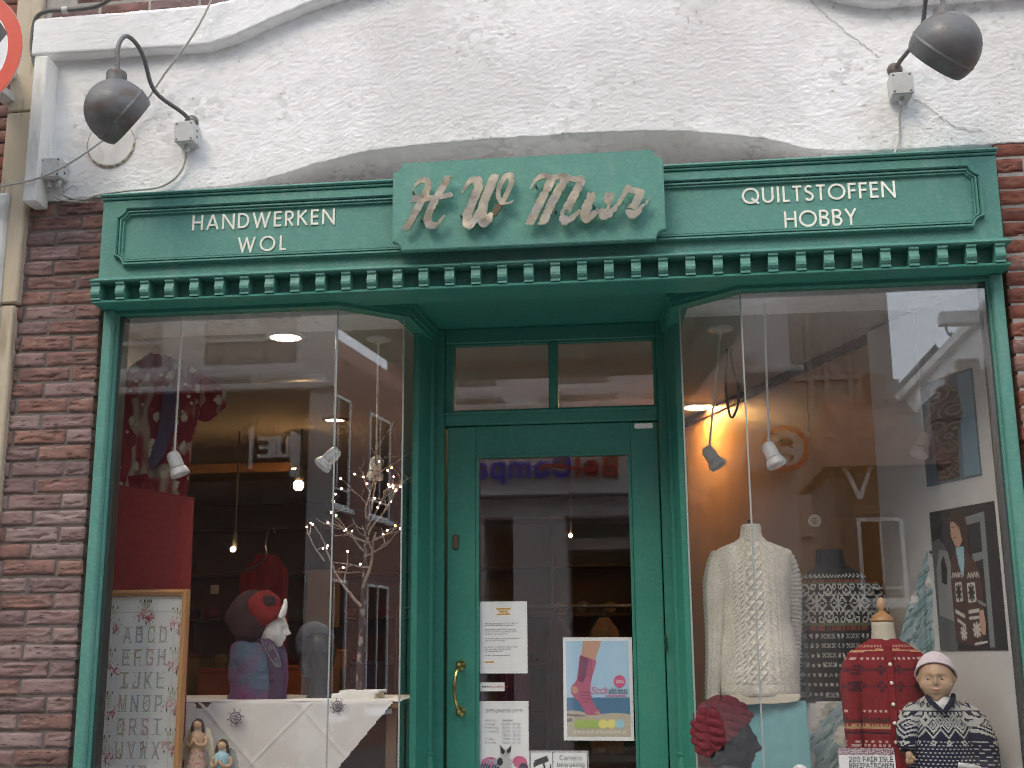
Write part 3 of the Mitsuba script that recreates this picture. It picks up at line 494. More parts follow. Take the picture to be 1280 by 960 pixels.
# ------------------------------------------------------------------ wall fittings
def wall_lamp(label, arm, cc, nrm, base, seed):
    k = thing('wall_lamp', label, 'wall lamp', 'bell shaped lamps on bent arms')
    add('arm', tube(curve(arm, 60), .0085, 12), 'lamp_metal', k, True)
    add('wall_plate', lathe([(0, 0), (.028, 0), (.028, .012), (.018, .024), (0, .028)], 20, base, [0, -1, 0]), 'lamp_metal', k, 30)
    end = np.array(arm[-1]); add('collar', lathe([(0, -.07), (.037, -.07), (.038, .0), (.035, .008), (.0, .008)], 24, end), 'lamp_metal', k, 30)
    R = .121; a = np.linspace(0, math.pi/2, 18)
    prof = [(R*math.sin(t)*1.0, -R*1.02*math.cos(t)) for t in a] + [(R*1.0, .006), (R*1.018, .009), (R*1.022, .014), (R*1.0, .018), (R*.985, .030), (R*.945, .048), (R*.885, .062), (R*.855, .066), (R*.845, .062), (R*.92, .03), (R*.95, .0), (R*.8, -.07), (0, -R*.95)]
    n = np.array(nrm)/np.linalg.norm(nrm)
    add('shade', lathe(prof, 40, np.array(cc), n), 'lamp_metal', k, 35)
    add('bulb', sph(np.array(cc) - n*.02, .035), 'white_enamel', k, True)
ARM1 = [(-1.387, -.01, 3.698), (-1.443, -.08, 3.744), (-1.498, -.12, 3.790), (-1.509, -.19, 3.868), (-1.517, -.26, 3.915), (-1.535, -.31, 3.925), (-1.549, -.345, 3.875), (-1.547, -.35, 3.80), (-1.547, -.35, 3.746)]
wall_lamp('dark metal bell lamp on a bent arm above the HANDWERKEN lettering', ARM1, (-1.532, -.35, 3.592), (.53, .53, -.44), (-1.385, .0, 3.700), 1)
ARM2 = [(1.382, -.01, 3.742), (1.425, -.08, 3.785), (1.456, -.12, 3.822), (1.463, -.20, 3.885), (1.469, -.26, 3.945), (1.476, -.31, 3.955), (1.488, -.345, 3.91), (1.489, -.35, 3.84), (1.489, -.35, 3.785)]
wall_lamp('dark metal bell lamp on a bent arm above the QUILTSTOFFEN lettering', ARM2, (1.482, -.35, 3.645), (-.44, .50, -.52), (1.382, .0, 3.742), 2)
def jbox(label, c, w=.079, h=.086, ry=0.0, glands=(0.0,)):
    k = thing('junction_box', label, 'junction box', 'grey electrical boxes on the plaster')
    M = lambda m: move(m, c, 0, 0, 1, ry)
    add('body', M(box(-w/2, w/2, -.060, .004, -h/2, h/2, .005)), 'grey_plastic', k); add('lid', M(box(-w/2 - .0015, w/2 + .0015, -.0685, -.058, -h/2 - .0015, h/2 + .0015, .004)), 'grey_plastic', k)
    for x in (-1, 1):
        for z in (-1, 1): add('screw', M(lathe([(0, 0), (.0042, 0), (.0042, .0015), (0, .0018)], 10, (x*(w/2 - .010), -.0683, z*(h/2 - .010)), [0, -1, 0])), 'screw', k)
    for x in glands: add('gland', M(lathe([(0, -.030), (.0085, -.030), (.010, -.018), (.0125, -.017), (.0125, -.006), (.0105, .002), (0, .002)], 12, (x, -.03, -h/2))), 'grey_plastic', k, 30)
    for z in (-.012, .014): add('knockout', M(lathe([(0, 0), (.006, 0), (.006, .0018), (0, .002)], 10, (w/2, -.03, z), [1, 0, 0])), 'screw', k)
    return k
jbox('grey junction box hanging under the left lamp arm', (-1.386, -.006, 3.630), ry=-.03); jbox('grey junction box hanging under the right lamp arm', (1.390, -.006, 3.656), ry=-.02); jbox('weathered grey junction box beside the white trunking with two cables', (-1.938, -.006, 3.508), .088, .082, 0.0, (-.014, .022))
def cable(label, pts, r, m='cable_grey', n=60): return solo('cable', tube(curve(pts, n), r, 8), m, label, 'cable', None, True)
cable('thin grey cable slung across the plaster behind the left lamp', [(-2.7, -.16, 3.43), (-2.30, -.13, 3.405), (-2.121, -.115, 3.420), (-1.988, -.112, 3.440), (-1.891, -.105, 3.478), (-1.778, -.085, 3.561), (-1.734, -.065, 3.609), (-1.56, -.04, 3.798), (-1.493, -.055, 3.887), (-1.383, -.095, 4.0), (-1.297, -.10, 4.166), (-1.244, -.10, 4.323), (-1.2, -.09, 4.5)], .0045)
cable('pale cable looping from the left lamp box along the top of the fascia', [(-1.386, -.036, 3.562), (-1.395, -.02, 3.531), (-1.427, -.016, 3.466), (-1.497, -.018, 3.422), (-1.575, -.07, 3.392), (-1.65, -.10, 3.374), (-1.72, -.09, 3.372), (-1.79, -.04, 3.378), (-1.845, -.02, 3.388), (-1.897, -.02, 3.408), (-1.914, -.034, 3.437)], .0045)
cable('short pale cable curling out of the weathered junction box', [(-1.952, -.036, 3.437), (-1.940, -.022, 3.404), (-1.90, -.022, 3.386), (-1.845, -.020, 3.378), (-1.79, -.03, 3.369)], .0045)
cable('pale cable dropping from the right lamp box to the fascia', [(1.390, -.036, 3.590), (1.383, -.018, 3.540), (1.374, -.016, 3.455), (1.352, -.05, 3.40), (1.335, -.10, 3.366)], .0045)
cable('dark conduit running along the top of the white band and down its end', [(-1.70, -.075, 4.262), (-1.735, -.075, 4.236), (-1.775, -.07, 4.216), (-1.85, -.066, 4.206), (-1.932, -.066, 4.204), (-2.015, -.064, 4.206), (-2.055, -.058, 4.19), (-2.072, -.05, 4.13), (-2.074, -.046, 4.06), (-2.060, -.042, 3.995), (-2.045, -.04, 3.95)], .0095, 'cable_dark')
solo('saddle_clip', lathe([(0, -.012), (.014, -.012), (.014, .012), (0, .012)], 12, (-1.93, -.066, 4.205), [1, 0, 0]), 'grey_plastic', 'small pale clip holding the dark conduit on the band', 'clip')
rp = thing('blanking_plate', 'round white plate with a rusty rim behind the left lamp', 'cover plate')
add('disc', lathe([(0, 0), (.098, 0), (.098, .004), (.094, .0065), (0, .0065)], 48, (-1.722, -.002, 3.627), [0, -1, 0]), 'white_plastic', rp, 30)
mat('rust', lambda p, n, uv: mix((.30, .16, .07), (.62, .58, .50), smoothstep(.35, .6, fbm(p.x*60, p.y*60, p.z*60, 3))), .9)
add('rim', lathe([(.097, 0), (.1015, 0), (.1015, .003), (.097, .0045)], 48, (-1.722, -.003, 3.627), [0, -1, 0]), 'rust', rp)
# traffic sign at the left edge
ts = thing('traffic_sign', 'round red ringed traffic sign with black arrow above the corner strip', 'traffic sign')
SC = (-2.168, -.40, 3.855); SR = .262
def disc(r0, r1, y0, y1): g = Point(0, 0).buffer(r1, 48); g = g.difference(Point(0, 0).buffer(r0, 48)) if r0 else g; return move(ext(g, y0, y1), SC)
add('plate', disc(0, SR, 0, .004), 'grey_plastic', ts); add('ring', disc(SR*.775, SR*.995, -.0012, -.0002), 'sign_red', ts); add('face', disc(0, SR*.775, -.0010, -.0002), 'sign_white', ts)
add('arrow', move(ext(unary_union([Polygon([(.105, .195), (.196, .066), (.105, -.063)]), rect(-.06, .11, .03, .10), rect(-.06, .01, -.17, .10)]), -.0024, -.0012), SC), 'sign_black', ts)
add('bracket', cat([box(SC[0] - .03, SC[0] + .03, SC[1] + .005, .0, SC[2] - .03, SC[2]), box(SC[0] - .03, SC[0] + .03, SC[1] + .005, .0, SC[2] + .07, SC[2] + .10)]), 'grey_plastic', ts)
# ------------------------------------------------------------------ the room behind the glass
st = lambda n, m, b, l: lab(add(n, m, b), l, kind='structure')
st('shop_floor', box(-4.2, 3.3, .70, 7.0, .10, .19), 'floor_dark', 'brown shop floor behind the display windows')
CZ = 2.986
st('display_ceiling', box(-4.2, 3.3, .036, 7.0, 3.0, 3.06), 'ceiling_cream', 'cream ceiling over the window displays and the shop')
def prism(pts, z0, z1):
    v, f = tm(trimesh.creation.extrude_polygon(Polygon(pts), z1 - z0, engine='earcut')); return v + np.array([0, 0, z0]), f
st('display_floor', cat([prism([(s*1.66, .03), (s*.74, .03), (s*.53, .24), (s*.51, .62), (s*.51, 1.15), (s*1.9, 1.15), (s*1.9, .03)], .66, .72) for s in (-1, 1)]), 'shelf_wood', 'low wooden platform of the window displays')
mat('room_wall', lambda p, n, uv: mix((.21, .13, .09), (.13, .075, .05), fbm(p.x*3, p.y*3, p.z*3, 3)), .9)
st('back_wall', box(-4.2, 3.3, 6.8, 7.0, .1, 3.0), 'room_wall', 'dim brown rear wall of the shop')
st('side_wall', box(-4.2, -4.1, .4, 6.9, .1, 3.0), 'room_wall', 'dim brown left wall of the shop')
st('display_side', box(-1.90, -1.86, .12, 1.15, .1, 3.0), 'white_paint', 'white left cheek of the left display window')
mat('orange_wall_paint', lambda p, n, uv: mix((.46, .28, .13), (.39, .23, .11), fbm(p.x*6, p.y*6, p.z*1.2, 3)), .45)
st('partition_wall', cat([prism([(1.56, .75), (1.60, .80), (.60, 3.35), (.55, 3.30)], .1, 2.975), prism([(.55, 3.3), (.6, 3.35), (.62, 6.9), (.56, 6.9)], .1, 2.975)]), 'orange_wall_paint', 'warm lit plain partition slanting behind the right display')
st('partition_trim', prism([(1.545, .745), (1.56, .75), (.55, 3.30), (.535, 3.294)], 2.955, 2.9985), 'dark_wood', 'dark trim along the top of the partition')
st('right_side_wall', box(1.95, 1.99, .12, 1.2, .1, 3.0), 'white_paint', 'white right cheek of the right display window')
# lamps of the room
def downlight(x, y, r, rad, label, w=1.0, group=None):
    k = thing('ceiling_light', label, 'ceiling light', group)
    add('rim', lathe([(r, .0), (r + .024, .0), (r + .022, -.006), (r, -.010)][::-1], 32, (x, y, 2.9995)), 'brass' if r < .07 else 'white_enamel', k, 30)
    add('lamp', (lambda t: (np.vstack([[[x, y, 2.993]], np.stack([x + r*np.cos(t), y + r*np.sin(t), t*0 + 2.993], 1)]), np.array([[0, (i + 1) % 24 + 1, i + 1] for i in range(24)])))(np.arange(24)*np.pi/12), 'bulb_glow', k, emitter=emit(*rad, w))
downlight(-1.205, .76, .070, (7.5, 6.2, 4.2), 'round recessed ceiling light glowing in the left display ceiling')
downlight(.705, 2.66, .085, (26, 14, 4.8), 'warm recessed ceiling light washing the slanting partition')
for x, y, l in ((-1.50, 2.72, 'small recessed light with golden rim behind the left glass joint'), (-2.30, 4.60, 'far recessed light with golden rim above the bright spot lamp'), (-3.0, 4.5, 'recessed light deep in the shop left of the bright spot lamp')):
    downlight(x, y, .06, (1.1, .7, .35), l)
def spot_bulb(c, r, rad, label):
    k = thing('spot_lamp', label, 'lamp')
    add('bulb', sph(c, r, 2), 'bulb_glow', k, emitter=emit(*rad)); c = np.array(c)
    add('holder', lathe([(0, .0), (r*.9, .0), (r*1.1, .05), (r*.7, .10), (0, .10)], 16, c + np.array([0, .03, r*.6])), 'screw', k, 30)
    add('stem', tube([c + np.array([0, .03, .1]), (c[0], c[1] + .03, 3.0)], .006, 8), 'screw', k)
spot_bulb((-1.80, 3.0, 2.635), .034, (7.5, 4.2, 1.6), 'blazing bare spot lamp in the dark shop behind the left window')
spot_bulb((-2.21, 3.0, 2.24), .016, (16, 10, 4), 'small bright lamp lower down behind the left window')
spot_bulb((-.18, 4.4, 2.42), .014, (6, 3.5, 1.6), 'small lamp glinting behind the door glass')
fl = thing('tube_light', 'white batten light fixed to the ceiling behind the left window', 'ceiling light')
add('batten', box(-1.62, -1.22, 1.48, 1.54, 2.965, 2.9995, .005), 'white_enamel', fl)
# yarn shelves and stock at the back, dim
def shelf_unit(name, label, x0, x1, y, seed, rows=6, face=-1):
    k = thing(name, label, 'shelf')
    for j in range(rows + 1): add('shelf_board', box(x0, x1, y, y + .32, .35 + j*.38, .372 + j*.38, .002), 'shelf_wood', k)
    for x in (x0, x1 - .025, (x0 + x1)/2): add('upright', box(x, x + .025, y + .002, y + .318, .19, .36 + rows*.38, .002), 'shelf_wood', k)
    add('back', box(x0, x1, y + .32, y + .335, .19, .36 + rows*.38), 'wall_dim', k)
    return k
YC = [(.30, .03, .03), (.10, .04, .12), (.05, .07, .18), (.40, .30, .16), (.14, .20, .10), (.45, .18, .08), (.28, .25, .24), (.06, .05, .05)]
for i, c in enumerate(YC): mat(f'yarn_{i}', c, .95)
b0 = mikit.ply(tube([(-.07, 0, 0), (-.055, 0, 0), (.055, 0, 0), (.07, 0, 0)], [.018, .045, .045, .018], 12), 'yarn_0', 40)
def stock(x0, x1, y, seed, rows=6):
    g = rnd(seed)
    for j in range(2, 5):
        x = x0 + .1
        while x < x1 - .09:
            col = int(g.integers(len(YC)))
            for r in range(1):
                kk = put('yarn_skein', b0, None, T().translate([x, y + .12 + .02*g.random(), .372 + j*.38 + .046 + r*.088]).rotate([0, 0, 1], float(g.normal(90, 8))), f'yarn_{col}')
                lab(kk, 'wound yarn skein lying in the dim shelves at the back of the shop', 'yarn', 'yarn skeins on the back shelves')
            x += float(g.uniform(.13, .32))
shelf_unit('yarn_shelf', 'dark wooden yarn shelves on the rear wall behind the left window', -3.6, -1.4, 5.6, 1); stock(-3.6, -1.4, 5.6, 2)
shelf_unit('yarn_shelf', 'dark wooden yarn shelves on the rear wall behind the door', -1.2, .4, 5.2, 3); stock(-1.2, .4, 5.2, 4)
# a counter, hanging stock
ct = thing('shop_counter', 'long wooden counter inside the shop behind the left display', 'counter')
add('body', box(-3.2, -1.2, 3.4, 4.0, .19, 1.28, .01), 'shelf_wood', ct); add('top', box(-3.25, -1.15, 3.36, 4.04, 1.28, 1.32, .008), 'orange_wood', ct)
def cloth_sheet(outline, y, amp, k, seed, lean=0.0, thick=.004, n=(70, 90)):
    """a hanging cloth of the given outline (x,z) with folds running down it"""
    x0, z0, x1, z1 = outline.bounds; xs, zs = np.linspace(x0, x1, n[0]), np.linspace(z0, z1, n[1])
    keep = shapely.contains_xy(outline.buffer(.004), *np.meshgrid(xs, zs, indexing='ij'))
    X, Z = np.meshgrid(xs, zs, indexing='ij'); q = np.stack([X*k, X*0 + seed, Z*2.2], -1)
    Yv = y + amp*(fbmn(q, 3, seed) - .5)*2*(1 - .55*(Z - z0)/(z1 - z0)) + lean*(Z - z0)
    v, f = grid(np.stack([X, Yv, Z], -1)); ok = keep.ravel()[f].all(1); f = f[ok]; used = np.unique(f); m = np.full(len(v), -1); m[used] = np.arange(len(used)); v, f = v[used], m[f]
    e = {}
    for a in np.vstack([f[:, [0, 1]], f[:, [1, 2]], f[:, [2, 3]], f[:, [3, 0]]]): e.setdefault(tuple(sorted(a)), []).append(tuple(a))
    rim = np.array([x[0] for x in e.values() if len(x) == 1]); v2 = v + np.array([0, thick, 0]); N = len(v)
    return cat([(np.vstack([v, v2]), np.vstack([f, f[:, ::-1] + N, np.stack([rim[:, 1], rim[:, 0], rim[:, 0] + N, rim[:, 1] + N], 1)]))])
solo('shelf_valance', box(-2.75, -1.95, 3.30, 3.33, 2.775, 2.835, .003), 'orange_wood', 'warm lit wooden valance board behind the left window, near the bright spot lamp', 'board')
for i, (x, w, h_, c, l) in enumerate(((-3.0, .22, .20, 'yarn_3', 'sand coloured'), (-2.72, .18, .26, 'shelf_wood', 'brown'), (-2.46, .20, .16, 'yarn_0', 'red'), (-2.2, .16, .24, 'cream_cloth', 'cream'), (-1.96, .20, .18, 'yarn_5', 'rust coloured'), (-1.70, .16, .28, 'orange_wood', 'orange brown'), (-1.46, .18, .2, 'yarn_2', 'dark blue'))):
    k = thing('stock_box', l + ' cardboard box standing on the counter behind the left display', 'box'); add('carton', box(x - w/2, x + w/2, 3.42, 3.62, 1.3215, 1.3215 + h_, .004), c, k); add('lid', box(x - w/2 - .006, x + w/2 + .006, 3.414, 3.626, 1.322 + h_, 1.345 + h_, .004), c, k)
rc = thing('red_coat', 'red coat hanging deep in the shop behind the hatted mannequin head', 'coat')
add('coat', cloth_sheet(Polygon([(-2.14, 1.3), (-1.80, 1.3), (-1.82, 2.10), (-1.90, 2.20), (-2.02, 2.20), (-2.12, 2.08)]), 2.9, .03, 14, 4), 'print_red', rc, True)
add('hanger', tube(curve([(-2.1, 2.9, 2.1), (-1.96, 2.9, 2.24), (-1.96, 2.9, 2.32), (-1.94, 2.9, 2.36), (-1.91, 2.9, 2.33)], 24), .005, 6), 'screw', rc)
solo('wall_poster', box(-1.66, -1.46, 2.78, 2.79, 1.75, 2.09), 'orange_wood', 'plain brown card hanging in the dark shop behind the lit tree', 'card')
solo('price_card', box(-2.34, -2.29, 2.99, 2.995, 1.965, 2.02), 'cream_cloth', 'small cream card standing out in the dark shop', 'card')
pk = thing('pink_coat', 'pinkish knitted jacket on a stand in the gloom beside the sampler frame', 'jacket')
add('jacket', cloth_sheet(Polygon([(-2.32, 1.35), (-2.08, 1.35), (-2.08, 1.80), (-2.14, 1.86), (-2.24, 1.86), (-2.33, 1.78)]), 2.0, .02, 14, 9), 'print_skin', pk, True)
add('stand', tube([(-2.2, 2.03, .19), (-2.2, 2.03, 1.9)], .015, 8), 'screw', pk)
for i, (x, c, w) in enumerate(((-.95, 'yarn_7', .16), (-.72, 'yarn_2', .14), (-.46, 'yarn_1', .15), (-.18, 'dark_wood', .13), (.1, 'shelf_wood', .14))):
    gm = thing('hanging_garment', f"{('black', 'dark blue', 'plum', 'blackish brown', 'brown')[i]} garment hanging on the rail behind the door glass", 'garment')
    add('body', cloth_sheet(Polygon([(x - w*.7, 1.0), (x + w*.7, 1.0), (x + w*.6, 1.72), (x + w*.2, 1.80), (x - w*.2, 1.80), (x - w*.6, 1.72)]), 3.2, .025, 16, 20 + i, n=(90, 90)), c, gm, True)
    add('hook', tube([(x, 3.2, 1.79), (x, 3.2, 1.86), (x + .02, 3.2, 1.88)], .004, 6), 'screw', gm)
rl = thing('clothes_rail', 'metal clothes rail carrying garments behind the door glass', 'rail')
add('bar', tube([(-1.2, 3.2, 1.87), (.35, 3.2, 1.87)], .012, 10), 'screw', rl)
for x in (-1.2, .35): add('post', tube([(x, 3.2, .19), (x, 3.2, 1.88)], .013, 10), 'screw', rl)

# ------------------------------------------------------------------ rod spots hung from the display ceiling
def rod_spot(label, top, head, aim, s=1.0):
    k = thing('rod_spot', label, 'spotlight', 'white spotlights on thin rods')
    top, head, aim = np.array(top, float), np.array(head, float), np.array(aim, float); aim /= np.linalg.norm(aim)
    add('canopy', lathe([(0, -.026), (.012, -.026), (.02, -.016), (.055, -.010), (.058, -.001), (0, -.001)], 28, (top[0], top[1], 2.9995)), 'white_enamel', k, 30)
    add('rod', tube([(top[0], top[1], 2.98), head + np.array([0, 0, .006])], .0046, 8), 'white_enamel', k)
    add('knuckle', tube([head + np.array([0, 0, .012]), head - aim*.002 - np.array([0, 0, .012])], .006, 8), 'seal', k)
    o = head - aim*.018
    add('housing', lathe([(0, -.006), (.020, -.006), (.026, .004), (.028, .022), (.0285, .058), (.0275, .060), (.026, .058)], 26, o, aim), 'white_enamel', k, 35)
    add('bezel', lathe([(.027, .066), (.033, .064), (.0375, .076), (.0395, .090), (.037, .0945), (.033, .090), (.0285, .078), (0, .074)], 26, o, aim), 'white_enamel', k, 35)
    for a in range(9):
        t = a*2*np.pi/9; u = np.cross(aim, [0.1, .9, .3]); u /= np.linalg.norm(u); w = np.cross(aim, u); d = (u*np.cos(t) + w*np.sin(t))*.0275
        add('fin', tube([o + aim*.057 + d, o + aim*.067 + d], .0022, 5), 'grey_plastic', k)
rod_spot('white rod spotlight hanging in front of the red floral fabric', (-1.505, .30, 3), (-1.507, .30, 2.378), (.38, .05, -.92))
rod_spot('white rod spotlight tilted left beside the left glass joint', (-.905, .52, 3), (-.903, .52, 2.414), (-.62, -.3, -.72))
rod_spot('white rod spotlight hanging straight down over the lit tree', (-.80, .86, 3), (-.800, .86, 2.428), (-.06, -.05, -1))
rod_spot('white rod spotlight in front of the glowing orange partition', (.741, .90, 3), (.668, .90, 2.440), (.52, -.15, -.84))
rod_spot('white rod spotlight beside the right glass joint', (.893, .43, 3), (.880, .43, 2.374), (.34, -.2, -.9))
rod_spot('white rod spotlight left of the hanging patterned sweater picture', (1.527, .66, 3), (1.524, .66, 2.435), (-.36, -.15, -.9))
bc = thing('black_cable', 'loop of black cable hanging from the right display ceiling', 'cable')
add('loop', tube(curve([(.795, 1.29, 3.0), (.785, 1.29, 2.9), (.785, 1.29, 2.72), (.80, 1.29, 2.665), (.822, 1.29, 2.70), (.83, 1.29, 2.85), (.815, 1.29, 3.0)], 40), .006, 8), 'cable_dark', bc, True)

# ------------------------------------------------------------------ left display
tb = thing('display_table', 'low table hidden under the white quilted cloth', 'table')
add('top', box(-1.84, -.60, .46, 1.10, 1.385, 1.412, .003), 'shelf_wood', tb)
for x, y in ((-1.80, .50), (-.66, .50), (-1.80, 1.05), (-.66, 1.05)): add('leg', box(x, x + .045, y, y + .045, .72, 1.385, .003), 'shelf_wood', tb)
def linen(p, n, uv):
    a = fbm(p.x*20, p.y*20, p.z*20, 3); w = noise(p.x*700, p.y*700, p.z*60)*.5 + noise(p.x*60, p.y*60, p.z*700)*.5
    return mix((.66, .63, .60), (.76, .74, .71), a*.6 + w*.4)
mat('white_linen', linen, .95, bump=lambda p, n, uv: noise(p.x*420, p.y*420, p.z*420)*.5, scale=.0016)
tc = thing('table_cloth', 'white linen cloth with diamond creases hanging over the display table', 'tablecloth')
def cloth():
    front = Polygon([(-1.86, 1.42), (-.612, 1.42), (-.86, 1.13), (-1.12, .80), (-1.30, .80), (-1.86, 1.30)])
    x0, z0, x1, z1 = front.bounds; xs, zs = np.linspace(x0, x1, 220), np.linspace(z0, z1, 110); X, Z = np.meshgrid(xs, zs, indexing='ij')
    keep = shapely.contains_xy(front.buffer(.003), X, Z)
    a, b = (X + Z)/.40, (X - Z)/.40
    cr = np.exp(-(np.abs(a - np.round(a))/.02)**2) + np.exp(-(np.abs(b - np.round(b) - .1)/.02)**2)
    tilt = .012*(np.abs(a - np.floor(a) - .5) + np.abs(b - .1 - np.floor(b - .1) - .5))
    Yv = .447 - .0045*cr + tilt + .02*(fbmn(np.stack([X*5, X*0, Z*3], -1), 3, 3) - .5) - .02*np.clip((1.42 - Z)/.4, 0, 1)
    Yv += .012*np.clip((Z - 1.405)/.015, 0, 1)**2
    v, f = grid(np.stack([X, Yv, Z], -1)); f = f[keep.ravel()[f].all(1)]
    xs2, ys2 = np.linspace(-1.86, -.59, 160), np.linspace(.455, 1.12, 50); X2, Y2 = np.meshgrid(xs2, ys2, indexing='ij')
    Z2 = 1.4165 + .006*(fbmn(np.stack([X2*7, Y2*7, X2*0], -1), 3, 6) - .35) - .004*np.exp(-((Y2 - .455)/.012)**2)
    return cat([(v, f), grid(np.stack([X2, Y2, Z2], -1))])
add('linen', cloth(), 'white_linen', tc, True)
def snow(cx, cz, r):
    out = []
    for i in range(8):
        t = i*np.pi/4 + .2; d = np.array([math.cos(t), math.sin(t)]); s = LineString([(cx + d[0]*r*.15, cz + d[1]*r*.15), (cx + d[0]*r*.75, cz + d[1]*r*.75)]).buffer(r*.05)
        out += [s] + [Point(cx + math.cos(t + k)*r*q, cz + math.sin(t + k)*r*q).buffer(r*.075, 6) for k, q in ((0, .95), (.3, .62), (-.3, .62))]
    return unary_union(out)
add('embroidered_star', ext(snow(-1.247, 1.353, .034), .4215, .4235), 'purple_cloth', tc); add('embroidered_star', ext(snow(-.838, 1.396, .031), .433, .4353), 'purple_cloth', tc)

# framed sampler
sm = thing('sampler_picture', 'gold framed cross stitch alphabet sampler leaning beside the brick pier', 'framed picture')
sx0, sx1, sz0, sz1, sy = -1.752, -1.398, .93, 1.848, .255
fr = rect(sx0, sx1, sz0, sz1)
add('frame', cat([ext(fr.difference(fr.buffer(-.021, join_style=2)), sy - .012, sy + .016), ext(fr.buffer(-.004, join_style=2).difference(fr.buffer(-.012, join_style=2)), sy - .018, sy - .01), ext(fr.buffer(-.0165, join_style=2).difference(fr.buffer(-.024, join_style=2)), sy - .006, sy + .012)]), 'orange_wood', sm)
mat('aida_cloth', lambda p, n, uv: mix((.68, .70, .67), (.80, .81, .78), noise(p.x*330, 0.0, p.z*330)), .95)
add('cloth', ext(fr.buffer(-.018, join_style=2), sy + .004, sy + .008), 'aida_cloth', sm)
SYF = sy + .0025
def stitch(g): return ext(g, SYF, SYF + .0018)
def xs_letter(c, x, z, h, m, sd):
    """a tall cross stitched capital with slab serifs, grown over by a sprig"""
    v, f = tm(meshkit.text_mesh(c, h, .0015, False)); v = np.array(v); v[:, 0] -= (v[:, 0].max() + v[:, 0].min())/2; w = v[:, 0].max(); v[:, 0] *= .0145/max(w, .012)
    k = add('stitched_letter', cat([(np.stack([v[:, 0] + x, SYF + .0017 - v[:, 2], v[:, 1] + z], 1), f)] + [stitch(rect(x + a - .006, x + a + .006, z + b, z + b + .0028)) for a in (-.0125, .0125) for b in (0, h - .0028)]), m, sm)
    q = rnd(sd); n = 9; px, pz = x + q.uniform(-.008, .008), z + q.uniform(.2, .8)*h
    add('stitched_sprig', stitch(unary_union([sbox(a - .0019, b - .0019, a + .0019, b + .0019) for a, b in zip(px + np.round(q.normal(0, .006, n)/.0036)*.0036, pz + np.round(q.normal(0, .011, n)/.0036)*.0036)])), ('thread_pink', 'thread_olive', 'thread_sage', 'thread_red')[sd % 4], sm)
tones = ['thread_olive', 'thread_blue', 'thread_rose', 'thread_grey', 'thread_sage']
for nm, c in zip(tones, ((.40, .41, .27), (.33, .37, .42), (.48, .38, .37), (.40, .41, .39), (.36, .43, .37))): mat(nm, c, .95)
rows = ['ABCD', 'EFGH', 'IJKL', 'MNOP', 'QRST', 'UVWX', 'YZ']; g = rnd(8)
for j, r in enumerate(rows):
    for i, c in enumerate(r): xs_letter(c, -1.640 + i*.0485 - j*.0012 + (.05 if j == 6 else 0), 1.645 - j*.0868, .062, tones[int(g.integers(5))], int(g.integers(1000)))
mat('thread_red', (.42, .09, .09), .95); mat('thread_pink', (.55, .25, .28), .95); mat('thread_dark', (.07, .09, .07), .95)
def spray(cx, cz, s, seed):
    g = rnd(seed); sq = lambda pts, r: stitch(unary_union([sbox(x - r, z - r, x + r, z + r) for x, z in pts]))
    def blob(x, z, n, rr): return [(x + round(float(g.normal(0, rr))/.0036)*.0036, z + round(float(g.normal(0, rr))/.0036)*.0036) for _ in range(n)]
    add('stitched_flower', sq(blob(cx - .012*s, cz - .008*s, 26, .008*s), .0021), 'thread_pink', sm); add('stitched_flower', sq(blob(cx + .014*s, cz - .022*s, 26, .008*s), .0021), 'thread_red', sm)
    add('stitched_leaf', sq([(cx + .004*(i % 3 - 1)*2*s, cz + .020*s + .0036*(i//3)) for i in range(12)] + blob(cx + .006, cz + .006*s, 14, .010*s), .0019), 'thread_olive', sm); add('stitched_stem', sq([(cx - .016*s, cz - .022*s - .0036*i) for i in range(4)] + [(cx + .008*s, cz - .032*s - .0036*i) for i in range(4)] + [(cx + .014*s*k, cz + .032*s + .0036*i) for k in (-1, 0, 1) for i in range(3)], .0019), 'thread_dark', sm)
for j in range(5):
    spray(-1.706 - .0005*j, 1.735 - .163*j, 1.35, 10 + j); spray(-1.442 - .001*j, 1.728 - .152*j, 1.3, 30 + j)
spray(-1.577, 1.762, 1.25, 50); spray(-1.565, 1.768, 1.0, 51)
add('border_line', stitch(unary_union([rect(-1.685, -1.60, 1.7615, 1.7635), rect(-1.55, -1.468, 1.7615, 1.7635)] + [rect(-1.7015, -1.7, 1.1 + .009*i, 1.105 + .009*i) for i in range(70)] + [rect(-1.4515, -1.45, 1.1 + .009*i, 1.105 + .009*i) for i in range(70)])), 'thread_grey', sm)
add('glass', (np.array([[sx0 + .02, sy - .004, sz0 + .02], [sx1 - .02, sy - .004, sz0 + .02], [sx1 - .02, sy - .004, sz1 - .02], [sx0 + .02, sy - .004, sz1 - .02]]), np.array([[0, 1, 2], [0, 2, 3]])), 'pane_glass', sm)
solo('red_board', ext(Polygon([(-1.852, 1.0), (-1.424, 1.0), (-1.440, 2.222), (-1.852, 2.300)]), .352, .366), 'red_felt', 'dark red felt board standing behind the alphabet sampler', 'board')
solo('white_card', box(-1.800, -1.752, .33, .338, 2.285, 2.64), 'card_white', 'narrow white card edge beside the red floral fabric', 'card')
